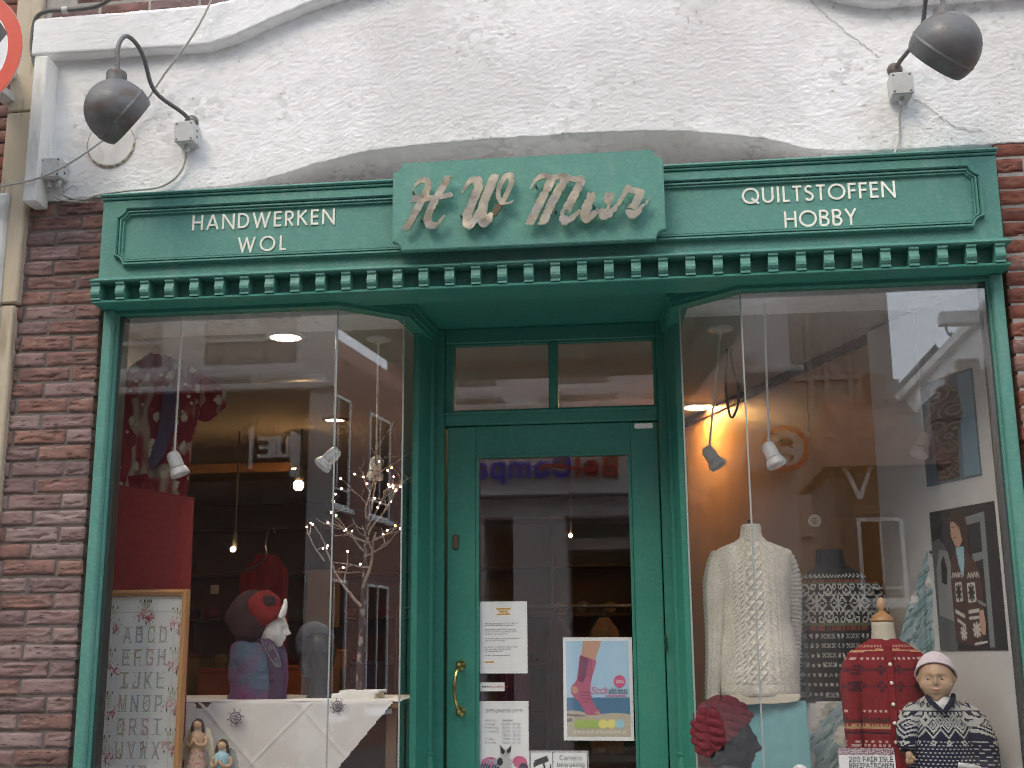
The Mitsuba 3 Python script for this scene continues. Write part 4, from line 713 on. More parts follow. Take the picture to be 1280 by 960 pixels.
def redfloral(p, n, uv):
    d1, d2, r = voronoi(p.x*13 + .6*fbm(p.x*9, p.z*9, 1.0, 2), p.z*9); d3, _, r3 = voronoi(p.x*34, p.z*34 + 5)
    pet = smoothstep(.30, .22, d1 + .16*fbm(p.x*60, p.z*60, 3.0, 2))*smoothstep(.35, .4, r); pet = dr.maximum(pet, smoothstep(.30, .2, d3)*smoothstep(.86, .9, r3))
    stripe = smoothstep(.1, .0, dr.abs(fbm(p.x*14 + 3, p.z*5, 2.0, 2) - .5) - .02)
    c = mix((.24, .018, .022), (.17, .012, .02), fbm(p.x*5, p.y*5, p.z*5, 2)); c = mix(c, (.54, .48, .36), pet)
    return mix(c, (.40, .36, .26), stripe*smoothstep(.3, .5, r)*.7)
mat('red_floral_cloth', redfloral, .9)
rf = thing('floral_kimono', 'red fabric with cream flowers draped like a jacket in the left window corner', 'fabric')
add('drape', cloth_sheet(Polygon([(-1.84, 2.20), (-1.50, 2.20), (-1.488, 2.45), (-1.46, 2.62), (-1.53, 2.74), (-1.61, 2.84), (-1.70, 2.86), (-1.80, 2.78), (-1.84, 2.6)]), .43, .05, 11, 5), 'red_floral_cloth', rf, True)
add('sleeve', cloth_sheet(Polygon([(-1.66, 2.84), (-1.57, 2.83), (-1.36, 2.69), (-1.36, 2.62), (-1.45, 2.56), (-1.58, 2.60), (-1.66, 2.70)]), .475, .03, 14, 7), 'red_floral_cloth', rf, True)
add('lining_fold', cloth_sheet(Polygon([(-1.60, 2.70), (-1.555, 2.68), (-1.55, 2.52), (-1.585, 2.40), (-1.63, 2.34), (-1.65, 2.38), (-1.62, 2.50)]), .385, .02, 16, 8, n=(30, 40)), 'purple_cloth', rf, True)

# mannequin heads
def head(c, s, yaw, nose=1.0, pitch=0.0, cheek=0.0):
    """a head about 0.23 s tall that looks along +x before it is turned"""
    m = trimesh.creation.icosphere(5); d = np.array(m.vertices); x, y, z = d.T
    v = d*np.array([.098, .074, .116]); bump = lambda dx, dy, dz, w: np.exp(-(((x - dx)**2 + (y - dy)**2 + (z - dz)**2)/w**2))
    front = np.clip(x, 0, 1); v[:, 0] -= .012*np.clip(front - .55, 0, 1)
    v[:, 2] -= .0; v[:, 0] += .030*nose*(np.exp(-((y/.13)**2)) * np.exp(-(((z + .16)/.13)**2)) * (front > .3)) + .016*nose*np.exp(-((y/.11)**2))*np.exp(-(((z - .02)/.15)**2))*(front > .3)
    v[:, 0] += .012*np.exp(-((y/.5)**2))*np.exp(-(((z - .24)/.12)**2))*(front > .2)
    for sgn in (-1, 1): v[:, 0] -= .013*bump(.9, .33*sgn, .06, .20); v[:, 1] += sgn*(.006 + .012*cheek)*bump(.7, .6*sgn, -.28, .3); v[:, 1] += sgn*.012*bump(0.0, 1.0*sgn, -.02, .16)
    v[:, 0] += .012*np.exp(-((y/.24)**2))*np.exp(-(((z + .42)/.06)**2))*(front > .2) + .011*np.exp(-((y/.22)**2))*np.exp(-(((z + .54)/.06)**2))*(front > .2)
    v[:, 0] += .020*bump(.55, 0, -.82, .30); v[:, 2] -= .010*bump(.5, 0, -.85, .35)
    low = np.clip(-z - .25, 0, 1); v[:, 0] -= .030*low*(x < .2); v[:, 1] *= 1 - (.32 - .15*cheek)*low
    return move(move((v*s, np.array(m.faces)), (0, 0, 0), 0, 0, 1, pitch), c, yaw)
mn = thing('mannequin_bust', 'pale mannequin head looking right in a dark slouch hat and purple blue shawl', 'mannequin')
add('face', head((-1.162, .60, 1.700), .62, -.12, 1.15, .12), 'mannequin_white', mn, True)
add('neck', tube([(-1.215, .61, 1.58), (-1.195, .61, 1.62), (-1.18, .61, 1.67)], [.048, .034, .036], 20), 'mannequin_white', mn, True)
def knit(c0, c1, k=1.0):
    def fn(p, n, uv):
        w = noise(p.x*260, p.y*260, p.z*190); return mix(c0, c1, smoothstep(.3, .75, fbm(p.x*11*k, p.y*11, p.z*8*k, 3)))*(.72 + .5*w)
    return fn
mat('shawl_wool', knit((.10, .145, .205), (.22, .08, .19)), .97, bump=lambda p, n, uv: noise(p.x*230, p.y*230, p.z*170), scale=.004)
def lump(rings, n=60, m=60, wob=.0, k=8, seed=0, ex=2.0):
    """a lofted soft body: rings of (z, cx, cy, rx, ry)"""
    r = np.array(rings, float); from_z = np.linspace(0, 1, len(r)); from scipy.interpolate import PchipInterpolator
    R = PchipInterpolator(from_z, r)(np.linspace(0, 1, m)); t = np.linspace(0, 2*np.pi, n, endpoint=False)
    c, s = np.cos(t), np.sin(t); c, s = np.sign(c)*np.abs(c)**(2/ex), np.sign(s)*np.abs(s)**(2/ex)
    P = np.stack([R[:, 1:2] + R[:, 3:4]*c, R[:, 2:3] + R[:, 4:5]*s, np.repeat(R[:, :1], n, 1)], -1)
    if wob:
        d = (fbmn(P*k, 3, seed) - .5)*2*wob; nrm = np.stack([np.broadcast_to(c, d.shape), np.broadcast_to(s, d.shape), 0*d], -1); P = P + nrm*d[..., None]
    return P
add('shawl', gridtri(lump([(1.418, -1.232, .64, .125, .085), (1.46, -1.232, .64, .126, .088), (1.56, -1.235, .64, .124, .088), (1.63, -1.24, .64, .116, .08), (1.655, -1.235, .64, .09, .066), (1.66, -1.23, .63, .055, .045)], 80, 70, .018, 13, 2), True), 'shawl_wool', mn, True)
add('shawl_end', gridtri(lump([(1.42, -1.135, .575, .036, .02), (1.50, -1.13, .565, .034, .018), (1.60, -1.145, .56, .030, .018), (1.66, -1.20, .575, .03, .02)], 30, 40, .008, 30, 5), True), 'purple_cloth', mn, True)
for i in range(4): add('lattice_strand', tube(curve([(-1.195 + .016*i, .55, 1.655 - .008*i), (-1.165 + .013*i, .545, 1.60), (-1.125 + .006*i, .545, 1.545)], 14), .0022, 6), 'ink_grey', mn)
mat('dark_hat', knit((.035, .02, .022), (.05, .018, .022)), .97); mat('red_hat', knit((.22, .015, .015), (.15, .012, .015)), .97)
add('hat', move(gridtri(lump([(-.10, 0, 0, .02, .02), (-.09, 0, 0, .085, .08), (-.03, 0, 0, .115, .10), (.05, 0, 0, .105, .095), (.10, 0, 0, .07, .06), (.115, 0, 0, .005, .005)], 50, 40, .014, 22, 3), True), (-1.258, .62, 1.748), 0, 0, .93, -.95), 'dark_hat', mn, True)
add('hat_front', move(gridtri(lump([(-.075, 0, 0, .02, .02), (-.065, 0, 0, .060, .055), (0, 0, 0, .078, .068), (.06, 0, 0, .055, .05), (.075, 0, 0, .004, .004)], 40, 30, .010, 30, 4), True), (-1.192, .570, 1.785), 0, 0, .92, -.6), 'red_hat', mn, True)
add('pompom', gridtri(lump([(1.785, -1.165, .535, .004, .004), (1.79, -1.165, .535, .022, .02), (1.81, -1.165, .535, .028, .026), (1.83, -1.165, .535, .022, .02), (1.836, -1.165, .535, .003, .003)], 26, 20, .006, 60, 2), True), 'dark_hat', mn, True)
add('brim_lining', cat([tube(curve([(-1.125, .56, 1.748), (-1.108, .56, 1.776), (-1.104, .565, 1.80), (-1.108, .572, 1.818)], 20), np.linspace(.019, .006, 20), 12)]), 'card_white', mn, True)
gh = thing('hat_stand_head', 'black display head wearing a grey knitted hood beside the lit tree', 'display head')
add('head', gridtri(lump([(1.416, -.985, .70, .060, .05), (1.44, -.985, .70, .048, .045), (1.50, -.985, .70, .036, .04), (1.545, -.985, .695, .052, .058), (1.61, -.982, .69, .062, .068), (1.665, -.985, .69, .048, .058), (1.685, -.985, .69, .01, .01)], 40, 50), True), 'mannequin_black', gh, True)
mat('grey_hood', knit((.075, .08, .09), (.13, .135, .145)), .97, bump=lambda p, n, uv: noise(p.x*200, p.y*200, p.z*150), scale=.004)
t = np.linspace(0, np.pi*.98, 40)
add('hood', tube(np.stack([-1.005 - .066*np.cos(t*.92 - .35), .715 + .0*t, 1.615 + .082*np.sin(t*.92 - .12)], 1), .026 + .010*np.sin(t), 16), 'grey_hood', gh, True)
add('hood_back', gridtri(lump([(1.50, -1.045, .775, .02, .03), (1.54, -1.05, .775, .045, .05), (1.63, -1.03, .775, .062, .06), (1.70, -1.005, .765, .045, .05), (1.712, -1.0, .765, .005, .005)], 40, 30, .006, 20, 1), True), 'grey_hood', gh, True)

# lit twig tree
tr = thing('twig_tree', 'silvery twig tree strung with tiny lights on a white block', 'lit tree')
add('base', cat([box(-.915, -.735, .62, .80, 1.418, 1.437, .002), box(-.885, -.72, .63, .79, 1.437, 1.450, .002)]), 'card_white', tr)
mat('bark', lambda p, n, uv: mix((.045, .035, .04), (.30, .28, .27), smoothstep(.5, .72, fbm(p.x*70, p.y*70, p.z*26, 3))), .85)
mat('twig', lambda p, n, uv: mix((.20, .14, .11), (.42, .38, .36), fbm(p.x*90, p.y*90, p.z*90, 2)), .8)
add('trunk', tube(curve([(-.815, .70, 1.44), (-.812, .70, 1.7), (-.805, .70, 1.9), (-.80, .70, 2.08), (-.795, .70, 2.16)], 40), np.linspace(.0165, .010, 40), 12), 'bark', tr, True)
g = rnd(21); tips = []
def twig(p0, d, L, r, depth):
    p0, d = np.array(p0, float), np.array(d, float); d /= np.linalg.norm(d); n = 8; pts = [p0]
    for i in range(n):
        d = d + g.normal(0, .16, 3)*np.array([1, .6, 1]) + np.array([0, 0, .045]); d /= np.linalg.norm(d); pts.append(pts[-1] + d*L/n)
    pts = np.array(pts); out = [tube(pts, np.linspace(r, r*.55, n + 1), 6)]; tips.extend([pts[-1], pts[5]])
    if depth:
        for i in (3, 5, 7):
            q = d + g.normal(0, .75, 3)*np.array([1, .7, .8]); out += twig(pts[i], q, L*.55, r*.6, depth - 1)
    return out
BRN = [((-.812, .69, 1.79), (-.62, -.1, .75), .30, .0075, 1), ((-.808, .69, 1.87), (.66, -.1, .55), .24, .0075, 2), ((-.805, .69, 2.02), (-.75, 0, .5), .20, .005, 2), ((-.80, .7, 2.08), (.55, 0, .75), .26, .006, 2), ((-.797, .7, 2.14), (-.3, 0, .9), .22, .005, 2),
       ((-.80, .69, 2.06), (-.9, -.1, .25), .19, .005, 1), ((-.80, .69, 2.0), (.85, -.1, .2), .16, .005, 1), ((-.80, .7, 2.1), (.15, -.3, .8), .2, .005, 2), ((-.97, .66, 1.98), (-.5, 0, .6), .16, .004, 1), ((-.80, .7, 2.15), (.32, 0, 1.0), .34, .006, 1)]
for b in BRN: add('branch', cat(twig(*b)), 'twig', tr)
pick = [tips[i] for i in g.permutation(len(tips))[:44]]
b1 = sph((0, 0, 0), .0046, 1)
for i, c in enumerate(pick):
    col = [(3.2, 2.4, 1.5), (3.2, 2.1, 1.3), (2.8, 1.4, .9)][i % 3] if i % 11 else [(4, 2, .4), (1, 3, 1), (3.5, 1, 1.5)][i % 3]
    add('bulb', move(b1, c), 'bulb_glow', tr, emitter=emit(*col, .03))

# figurines and cards on the platform edge
mat('angel_dress', lambda p, n, uv: mix((.52, .36, .30), mix((.40, .12, .10), (.30, .30, .14), smoothstep(.4, .6, noise(p.x*90, 3.0, p.z*70))), smoothstep(.5, .62, fbm(dr.abs(p.x + 1.3645)*150, p.y*20, p.z*110, 2))*.8), .6)
def angel(label, x, y, z0, s, dress, wing):
    k = thing('angel_figurine', label, 'figurine'); P = lambda m: move(m, (x, y, z0), 0, 0, s)
    add('dress', P(lathe([(0, 0), (.058, 0), (.060, .01), (.055, .10), (.046, .16), (.034, .205), (.030, .235), (.036, .262), (.030, .285), (.012, .297), (0, .30)], 30)), dress, k, True)
    add('bodice', P(lathe([(0, .20), (.033, .202), (.0325, .235), (.039, .262), (.032, .287), (.013, .30), (0, .30)], 26)), 'doll_skin' if dress == 'angel_dress' else 'print_cyan', k, True)
    add('arm', P(cat([tube(curve([(sx*.036, 0, .272), (sx*.043, -.012, .235), (sx*.026, -.034, .232), (.003*sx, -.042, .262)], 14), np.linspace(.011, .0065, 14), 8) for sx in (-1, 1)])), 'doll_skin', k, True)
    add('head', P(sph((0, -.004, .326), .022, 3)), 'doll_skin', k, True)
    add('hair', P(cat([move(sph((0, 0, 0), .0245, 2), (0, .004, .331)), tube(curve([(.019, 0, .335), (.027, .0, .31), (.024, .004, .28)], 8), .008, 8), tube(curve([(-.019, 0, .335), (-.027, .0, .31), (-.024, .004, .28)], 8), .008, 8)])), 'hair_brown', k, True)
    for sx in (-1, 1): add('wing', P(ext(Polygon([(sx*.012, .27), (sx*.035, .315), (sx*.058, .30), (sx*.075, .245), (sx*.088, .15), (sx*.082, .145), (sx*.055, .19), (sx*.03, .22)]), .012, .022)), wing, k)
angel('wooden angel figurine with folded hands in a painted red dress', -1.3645, .33, 1.072, .80, 'angel_dress', 'cream_cloth'); angel('smaller blue robed angel figurine beside the taller angel', -1.262, .33, .995, .80, 'doll_skin', 'seal')
solo('plinth', box(-1.45, -1.20, .26, .40, .72, .994, .004), 'shelf_wood', 'dark wooden plinth under the smaller angel', 'plinth'); solo('plinth', box(-1.42, -1.315, .28, .40, .9945, 1.0715, .003), 'shelf_wood', 'dark block under the taller angel', 'plinth')
for i, (x, z, w, h, a, l) in enumerate(((-1.15, 1.10, .07, .12, -24, 'small white folded card left in the row below the cloth'), (-1.045, 1.115, .13, .085, 22, 'white card with a grey flower leaning in the middle below the cloth'), (-.985, 1.105, .10, .10, 14, 'plain white card in front at right below the cloth'))):
    k = thing('greeting_card', l, 'card'); add('sheet', move(ext(affinity.rotate(rect(-w/2, w/2, -h/2, h/2), a), 0, .003), (x, .34 - .015*i, z), 0, -.25), 'card_white', k)
    if i == 1: add('printed_flower', move(ext(snow(.0, .015, .022), -.0012, -.0004), (x, .34 - .015*i, z), 0, -.25), 'thread_sage', k)
solo('card_ledge', box(-1.22, -.90, .29, .40, .72, 1.06, .004), 'shelf_wood', 'low dark ledge carrying the white cards', 'ledge')
# ------------------------------------------------------------------ right display
PA, PB = np.array([1.395, 1.02]), np.array([1.775, .135])          # the splayed white panel, seen obliquely
ang = math.atan2(PB[1] - PA[1], PB[0] - PA[0]); PL = float(np.linalg.norm(PB - PA))
def onpanel(m): return move(m, (PA[0], PA[1], 0), ang)
def lat(x, y): return float(np.dot(np.array([x, y]) - PA, (PB - PA)/PL))
mat('panel_white', lambda p, n, uv: mix((.70, .70, .69), (.64, .64, .63), fbm(p.x*8, p.y*8, p.z*5, 3)), .8)
solo('picture_board', onpanel(box(0, PL, 0, .02, .72, 2.985)), 'panel_white', 'tall white panel carrying two knitting pictures at the right of the window', 'board')
def plate(g, lvl): return onpanel(ext(g, -.0035 - .0007*lvl, -.003 - .0007*lvl))
po = thing('cardigan_poster', 'poster of a dark haired woman in a brown patterned cardigan', 'poster')
l0, l1, z0, z1 = lat(1.535, .70), lat(1.690, .335), 1.592, 2.139
add('sheet', onpanel(ext(rect(l0, l1, z0, z1), -.0032, -.0005)), 'ink', po)
def pm(pts): return Polygon([(l0 + (l1 - l0)*u, z0 + (z1 - z0)*v) for u, v in pts])      # poster coordinates, 0..1
def soft(g): return g.buffer(.006).buffer(-.012).buffer(.006)
mat('print_slate', (.12, .13, .135), .6); mat('print_mist', (.26, .27, .275), .6); mat('print_brown', (.085, .045, .04), .7); mat('print_steel', (.22, .25, .27), .6); mat('print_cream', (.58, .56, .52), .7)
add('wall_print', plate(soft(pm([(0, .0), (.28, .0), (.28, .62), (.2, .75), (.12, .8), (0, .78)])), 1), 'print_slate', po)
add('mist_print', plate(soft(pm([(.04, .25), (.27, .2), (.30, .55), (.25, .70), (.12, .72), (.05, .58)])), 2), 'print_mist', po); add('figure_print', plate(soft(pm([(.12, .48), (.2, .46), (.22, .58), (.18, .68), (.13, .62)])), 3), 'ink', po)
add('frame_print', plate(unary_union([pm([(.76, .02), (.83, .02), (.85, .92), (.78, .94)]), pm([(.52, .86), (.85, .88), (.85, .94), (.52, .92)]), pm([(.62, .60), (.80, .62), (.80, .67), (.62, .66)])]), 1), 'print_steel', po)
add('cardigan_print', plate(soft(pm([(.27, .06), (.60, .02), (.68, .05), (.74, .40), (.72, .52), (.66, .60), (.58, .66), (.52, .70), (.38, .70), (.30, .64), (.27, .50)])), 4), 'print_brown', po)
add('sweater_print', plate(pm([(.385, .72), (.51, .72), (.50, .60), (.46, .50), (.41, .60)]), 5), 'print_cyan', po)
add('face_print', plate(soft(pm([(.34, .92), (.46, .92), (.52, .84), (.50, .76), (.44, .71), (.38, .735), (.335, .80), (.33, .86)])), 6), 'print_skin', po)
add('hair_print', plate(soft(pm([(.31, .80), (.335, .90), (.38, .905), (.42, .89), (.47, .86), (.50, .78), (.535, .68), (.58, .70), (.60, .82), (.57, .92), (.50, .97), (.40, .985), (.32, .95), (.29, .86)])), 7), 'hair_brown', po)
add('features_print', plate(unary_union([pm([(.358, .858), (.385, .861), (.385, .867), (.358, .865)]), pm([(.428, .863), (.462, .866), (.462, .872), (.428, .87)]), pm([(.375, .790), (.42, .782), (.42, .788), (.40, .790), (.375, .795)])]), 8), 'print_brown', po)
def zig(u0, u1, v, a, n): return LineString([(l0 + (l1 - l0)*(u0 + (u1 - u0)*i/n), z0 + (z1 - z0)*(v + (a if i % 2 else -a))) for i in range(n + 1)]).buffer(.0022)
def snowp(u, v, w, h): return unary_union([pm([(u + w*a, v + h*b) for a, b in q]) for q in ([(-.1, -.5), (.1, -.5), (.1, .5), (-.1, .5)], [(-.5, -.1), (.5, -.1), (.5, .1), (-.5, .1)], [(-.45, -.3), (-.3, -.45), (.45, .3), (.3, .45)], [(-.45, .3), (-.3, .45), (.45, -.3), (.3, -.45)])])
add('knit_print', plate(unary_union([zig(.29, .44, .525, .018, 8), zig(.53, .70, .515, .018, 8), pm([(.33, .335), (.43, .34), (.43, .475), (.33, .47)]), pm([(.51, .325), (.63, .33), (.63, .465), (.51, .46)]), pm([(.30, .26), (.44, .22), (.44, .245), (.30, .29)]), pm([(.50, .25), (.66, .26), (.66, .285), (.50, .275)]), pm([(.50, .21), (.66, .215), (.66, .235), (.50, .23)]), pm([(.32, .20), (.44, .16), (.44, .18), (.32, .225)]), pm([(.55, .035), (.74, .05), (.74, .066), (.55, .052)]), snowp(.40, .12, .10, .10), snowp(.60, .14, .12, .11)]), 5), 'print_cream', po)
add('snowflake_print', plate(unary_union([snowp(.38, .405, .085, .12), snowp(.57, .395, .095, .12)]), 6), 'ink', po); add('hand_print', plate(soft(pm([(.66, .26), (.72, .28), (.74, .18), (.72, .10), (.67, .11), (.65, .18)])), 6), 'print_skin', po)
add('sleeve_cuff_print', plate(pm([(.66, .32), (.76, .29), (.77, .31), (.66, .345)]), 6), 'print_steel', po)
pp = thing('sweater_picture', 'blue card with a picture of a brown scroll patterned sweater, hung above the woman poster', 'poster')
l0, l1, z0, z1 = lat(1.535, .70), lat(1.668, .385), 2.243, 2.665
mat('print_bluegrey', (.13, .19, .24), .6); mat('print_blue', (.20, .34, .43), .6)
add('sheet', onpanel(ext(rect(l0, l1, z0, z1), -.0032, -.0005)), 'print_bluegrey', pp); add('sky_print', plate(pm([(.70, .02), (.98, .02), (.98, .98), (.74, .98)]), 1), 'print_blue', pp)
def scroll(p, n, uv):
    u, v = (p.x - 1.6)*14, p.z*15; r, _, k = voronoi(u, v); s = dr.sin(r*22 + 6*k); low = smoothstep(2.42, 2.40, p.z)
    dots = smoothstep(.5, .6, noise(p.x*160, 0.0, p.z*90)); c = mix((.05, .032, .026), (.22, .18, .14), smoothstep(.2, .7, s)*(1 - low))
    return mix(c, (.17, .10, .075), dots*low)
mat('print_scroll', scroll, .7)
add('sweater_print', plate(soft(pm([(.22, .02), (.62, .02), (.66, .45), (.78, .62), (.72, .84), (.56, .95), (.46, .97), (.36, .93), (.20, .80), (.14, .60), (.22, .48)])), 2), 'print_scroll', pp)
add('head_print', plate(soft(pm([(.42, .94), (.55, .95), (.56, .99), (.42, .99)])), 3), 'hair_brown', pp)

# cream aran sweater on a form
sw = thing('aran_sweater', 'cream cable knit sweater on a dress form at the left of the right window', 'sweater')
mat('cream_wool', knit((.64, .60, .50), (.76, .72, .62)), .95, bump=lambda p, n, uv: noise(p.x*420, p.y*420, p.z*300), scale=.002)
CY = .60
BODY = [(1.425, .802, CY, .150, .098), (1.445, .802, CY, .158, .104), (1.49, .802, CY, .160, .105), (1.56, .803, CY, .164, .106), (1.64, .803, CY, .152, .102), (1.72, .803, CY, .139, .098), (1.80, .803, CY, .140, .102), (1.87, .803, CY, .150, .106), (1.93, .803, CY, .158, .098), (1.97, .803, CY, .155, .084), (1.995, .803, CY, .135, .070), (2.012, .803, CY, .100, .058), (2.026, .805, CY, .062, .050), (2.045, .807, CY, .044, .044), (2.088, .808, CY, .038, .040), (2.094, .808, CY, .036, .038), (2.088, .808, CY, .030, .032)]
P = lump(BODY, 420, 330, 0, ex=2.25)
u = (P[..., 0] - .803); front = P[..., 1] < CY; z = P[..., 2]; au = np.abs(u)
def cable_d(u, c, w, z, per): t = (u - c)/w; ins = np.clip(1 - np.abs(t)**4, 0, 1); return ins*(.0028 + .0026*np.cos(2*np.pi*(z/per + .5*t*np.sign(c + 1e-9))))
d = np.zeros_like(u)
pan = np.clip((.036 - au)/.004, 0, 1); a, b = (u/.034 + z/.038), (u/.034 - z/.038)
lat_ = np.maximum(np.exp(-((a - np.round(a))/.13)**2), np.exp(-((b - np.round(b))/.13)**2)); d += pan*(.0066*lat_ - .002)
for c in (-.052, -.078, .052, .078): d += cable_d(u, c, .0085, z, .019)
d += .0024*np.exp(-((au - .0395)/.0022)**2) + .0024*np.exp(-((au - .065)/.002)**2) + .0024*np.exp(-((au - .0915)/.002)**2)
d += np.clip((au - .094)/.004, 0, 1)*.0014*(np.sin(u*820)*np.sin(z*620))
hem = np.clip((1.476 - z)/.006, 0, 1); rib = .0016*np.sin(u*900); d = d*(1 - hem) + hem*(rib - .001); coll = np.clip((z - 2.035)/.008, 0, 1); d = d*(1 - coll) + coll*.0018*np.sin(np.arctan2(u, -(P[..., 1] - CY))*34)
wob = .010*(fbmn(P*np.array([7, 7, 9]), 3, 4) - .5)
nrm = np.stack([u/.16**2, (P[..., 1] - CY)/.10**2, u*0], -1); nrm /= np.linalg.norm(nrm, axis=-1, keepdims=True) + 1e-9
P = P + nrm*(d + wob)[..., None]*np.where(z > 2.086, 0, 1)[..., None]
add('body', gridtri(P, True), 'cream_wool', sw, True)
def sleeve(name, pts, r, m, parent, dfun=None, nt=70, n=160):
    c = curve(pts, n); rr = np.interp(np.linspace(0, 1, n), np.linspace(0, 1, len(r)), r); v, f = tube(c, rr, nt)
    Q = v[:n*nt].reshape(n, nt, 3); rad = Q - c[:, None]; ln = np.linalg.norm(rad, axis=-1, keepdims=True)
    if dfun is not None:
        tt = np.arange(nt)/nt*2*np.pi; s = np.linspace(0, 1, n)*np.sum(np.linalg.norm(np.diff(c, axis=0), axis=1)); Q = Q + rad/ln*dfun(tt[None], s[:, None])[..., None]
    v[:n*nt] = Q.reshape(-1, 3); return add(name, (v, f), m, parent, True)
rope = lambda t, s: .0026*np.cos(3*t + s*2*np.pi/.017)*np.clip(np.cos(t*1.0 - .4)*2 + 1.2, 0, 1) + .0015*np.cos(t*9)
sleeve('sleeve', [(.690, .60, 1.965), (.665, .585, 1.90), (.652, .57, 1.80), (.645, .56, 1.66), (.632, .555, 1.52), (.622, .55, 1.41)], [.050, .050, .044, .036, .030, .027], 'cream_wool', sw, rope)
sleeve('sleeve', [(.915, .61, 1.965), (.945, .64, 1.90), (.955, .67, 1.80), (.955, .69, 1.66), (.95, .70, 1.52), (.95, .70, 1.42)], [.050, .048, .042, .036, .030, .027], 'cream_wool', sw, rope)
add('form_cap', cat([lathe([(0, 2.08), (.033, 2.08), (.033, 2.094), (.012, 2.10), (.012, 2.112), (0, 2.118)], 24, (.808, CY, 0))]), 'dark_wood', sw, 30)
add('shirt_tail', cloth_sheet(Polygon([(.665, 1.43), (.955, 1.435), (.95, 1.412), (.90, 1.403), (.83, 1.400), (.75, 1.398), (.69, 1.392), (.652, 1.396)]), .507, .006, 24, 3, n=(60, 16)), 'cream_cloth', sw, True)
mat('turquoise_cloth', lambda p, n, uv: mix((.16, .40, .42), (.21, .47, .48), fbm(p.x*30, p.y*30, p.z*30, 3)), .8)
tq = thing('turquoise_drape', 'turquoise cloth hanging in folds below the cream sweater', 'fabric')
add('cloth', cloth_sheet(Polygon([(.640, 1.405), (.975, 1.408), (1.0, .72), (.60, .72)]), .535, .035, 9, 12), 'turquoise_cloth', tq, True)
add('pedestal', box(.655, .95, .585, .72, .72, 1.40, .005), 'shelf_wood', tq)

# dark fair isle sweater
def tile(p, cx, cy, per): return dr.atan2(p.x - cx, -(p.y - cy))
def fair_dark(p, n, uv):
    S = .0062; th = tile(p, 1.147, .80, 1); uu = th*.150; ci, cj = dr.floor(uu/S) + 400, dr.floor(p.z/S); su, sv = (uu/S + 400) - ci, p.z/S - cj
    x, zz = (ci + .5 - 400)*S, (cj + .5)*S
    W, Hh = .112, .165; fx = x/W + .5; fx = dr.abs(fx - dr.floor(fx) - .5)*W; fz = dr.abs(zz - 1.783)
    fx2 = dr.abs(fx - W/2)
    star = ((dr.abs(fx - fz) < .0065) & (dr.maximum(fx, fz) < .043)) | ((dr.abs(fx + fz - .050) < .0060) & (dr.minimum(fx, fz) > .004)) | ((fx < .004) & (fz < .034) & (fz > .012)) | ((fz < .004) & (fx < .034) & (fx > .012)) | (dr.abs(fx + fz - .017) < .0042)
    r2 = dr.sqrt(dr.square(fx2 - .0) + dr.square(fz - .052)); curl = ((dr.abs(r2 - .021) < .0042)) | ((r2 < .007)) | ((dr.abs(fx2 - (fz - .03)*.9) < .004) & (fz > .02) & (fz < .048))
    r3 = dr.sqrt(dr.square(fx - .018) + dr.square(fz - .067)); curl = curl | (dr.abs(r3 - .010) < .0036)
    motif = (star | curl) & (fz < .080)
    zag = dr.abs(zz - (1.892 + .006*dr.sin(x*2*np.pi/.025))) < .0035
    dx, dz = x/.026 - dr.floor(x/.026), zz/.038 - dr.floor(zz/.038); xs = (dr.abs(dr.abs(dx - .5)*.026 - dr.abs(dz - .5)*.038) < .0035) & (dr.abs(dx - .5) < .32) & (dr.abs(dz - .5) < .22)
    dots = xs & (zz < 1.668)
    c = mi.Color3f(.018, .018, .021); c = dr.select(motif | zag | dots, mi.Color3f(.42, .41, .38), c)
    band = ((zz > 1.676) & (zz < 1.692)) | ((zz > 1.868) & (zz < 1.880)); c = dr.select(band & (noise(x*220, 1.0, 2.0) > .35), mi.Color3f(.19, .05, .025), c)
    gb = (dr.abs(zz - 1.698) < .004) | (dr.abs(zz - 1.864) < .004); c = dr.select(gb, mi.Color3f(.10, .12, .07), c); c = dr.select((zz > 1.905), mi.Color3f(.017, .017, .02), c)
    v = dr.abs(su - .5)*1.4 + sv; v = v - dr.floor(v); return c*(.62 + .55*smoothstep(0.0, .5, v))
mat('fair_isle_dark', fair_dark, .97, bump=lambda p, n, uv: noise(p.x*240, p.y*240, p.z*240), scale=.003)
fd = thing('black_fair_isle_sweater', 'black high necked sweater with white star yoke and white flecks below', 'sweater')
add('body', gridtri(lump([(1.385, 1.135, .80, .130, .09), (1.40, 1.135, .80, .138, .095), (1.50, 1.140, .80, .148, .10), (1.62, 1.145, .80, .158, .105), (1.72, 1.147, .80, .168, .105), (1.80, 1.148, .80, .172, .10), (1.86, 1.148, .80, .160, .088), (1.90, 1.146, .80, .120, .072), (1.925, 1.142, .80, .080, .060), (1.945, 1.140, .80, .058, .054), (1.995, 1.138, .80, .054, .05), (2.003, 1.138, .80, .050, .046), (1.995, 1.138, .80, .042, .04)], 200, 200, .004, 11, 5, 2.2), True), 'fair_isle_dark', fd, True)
sleeve('sleeve', [(1.010, .80, 1.85), (.985, .79, 1.78), (.978, .78, 1.66), (.98, .79, 1.5), (.985, .79, 1.38)], [.045, .045, .04, .034, .03], 'fair_isle_dark', fd)
sleeve('sleeve', [(1.285, .80, 1.85), (1.315, .81, 1.78), (1.325, .82, 1.66), (1.32, .82, 1.5), (1.315, .82, 1.38)], [.045, .045, .04, .034, .03], 'fair_isle_dark', fd)
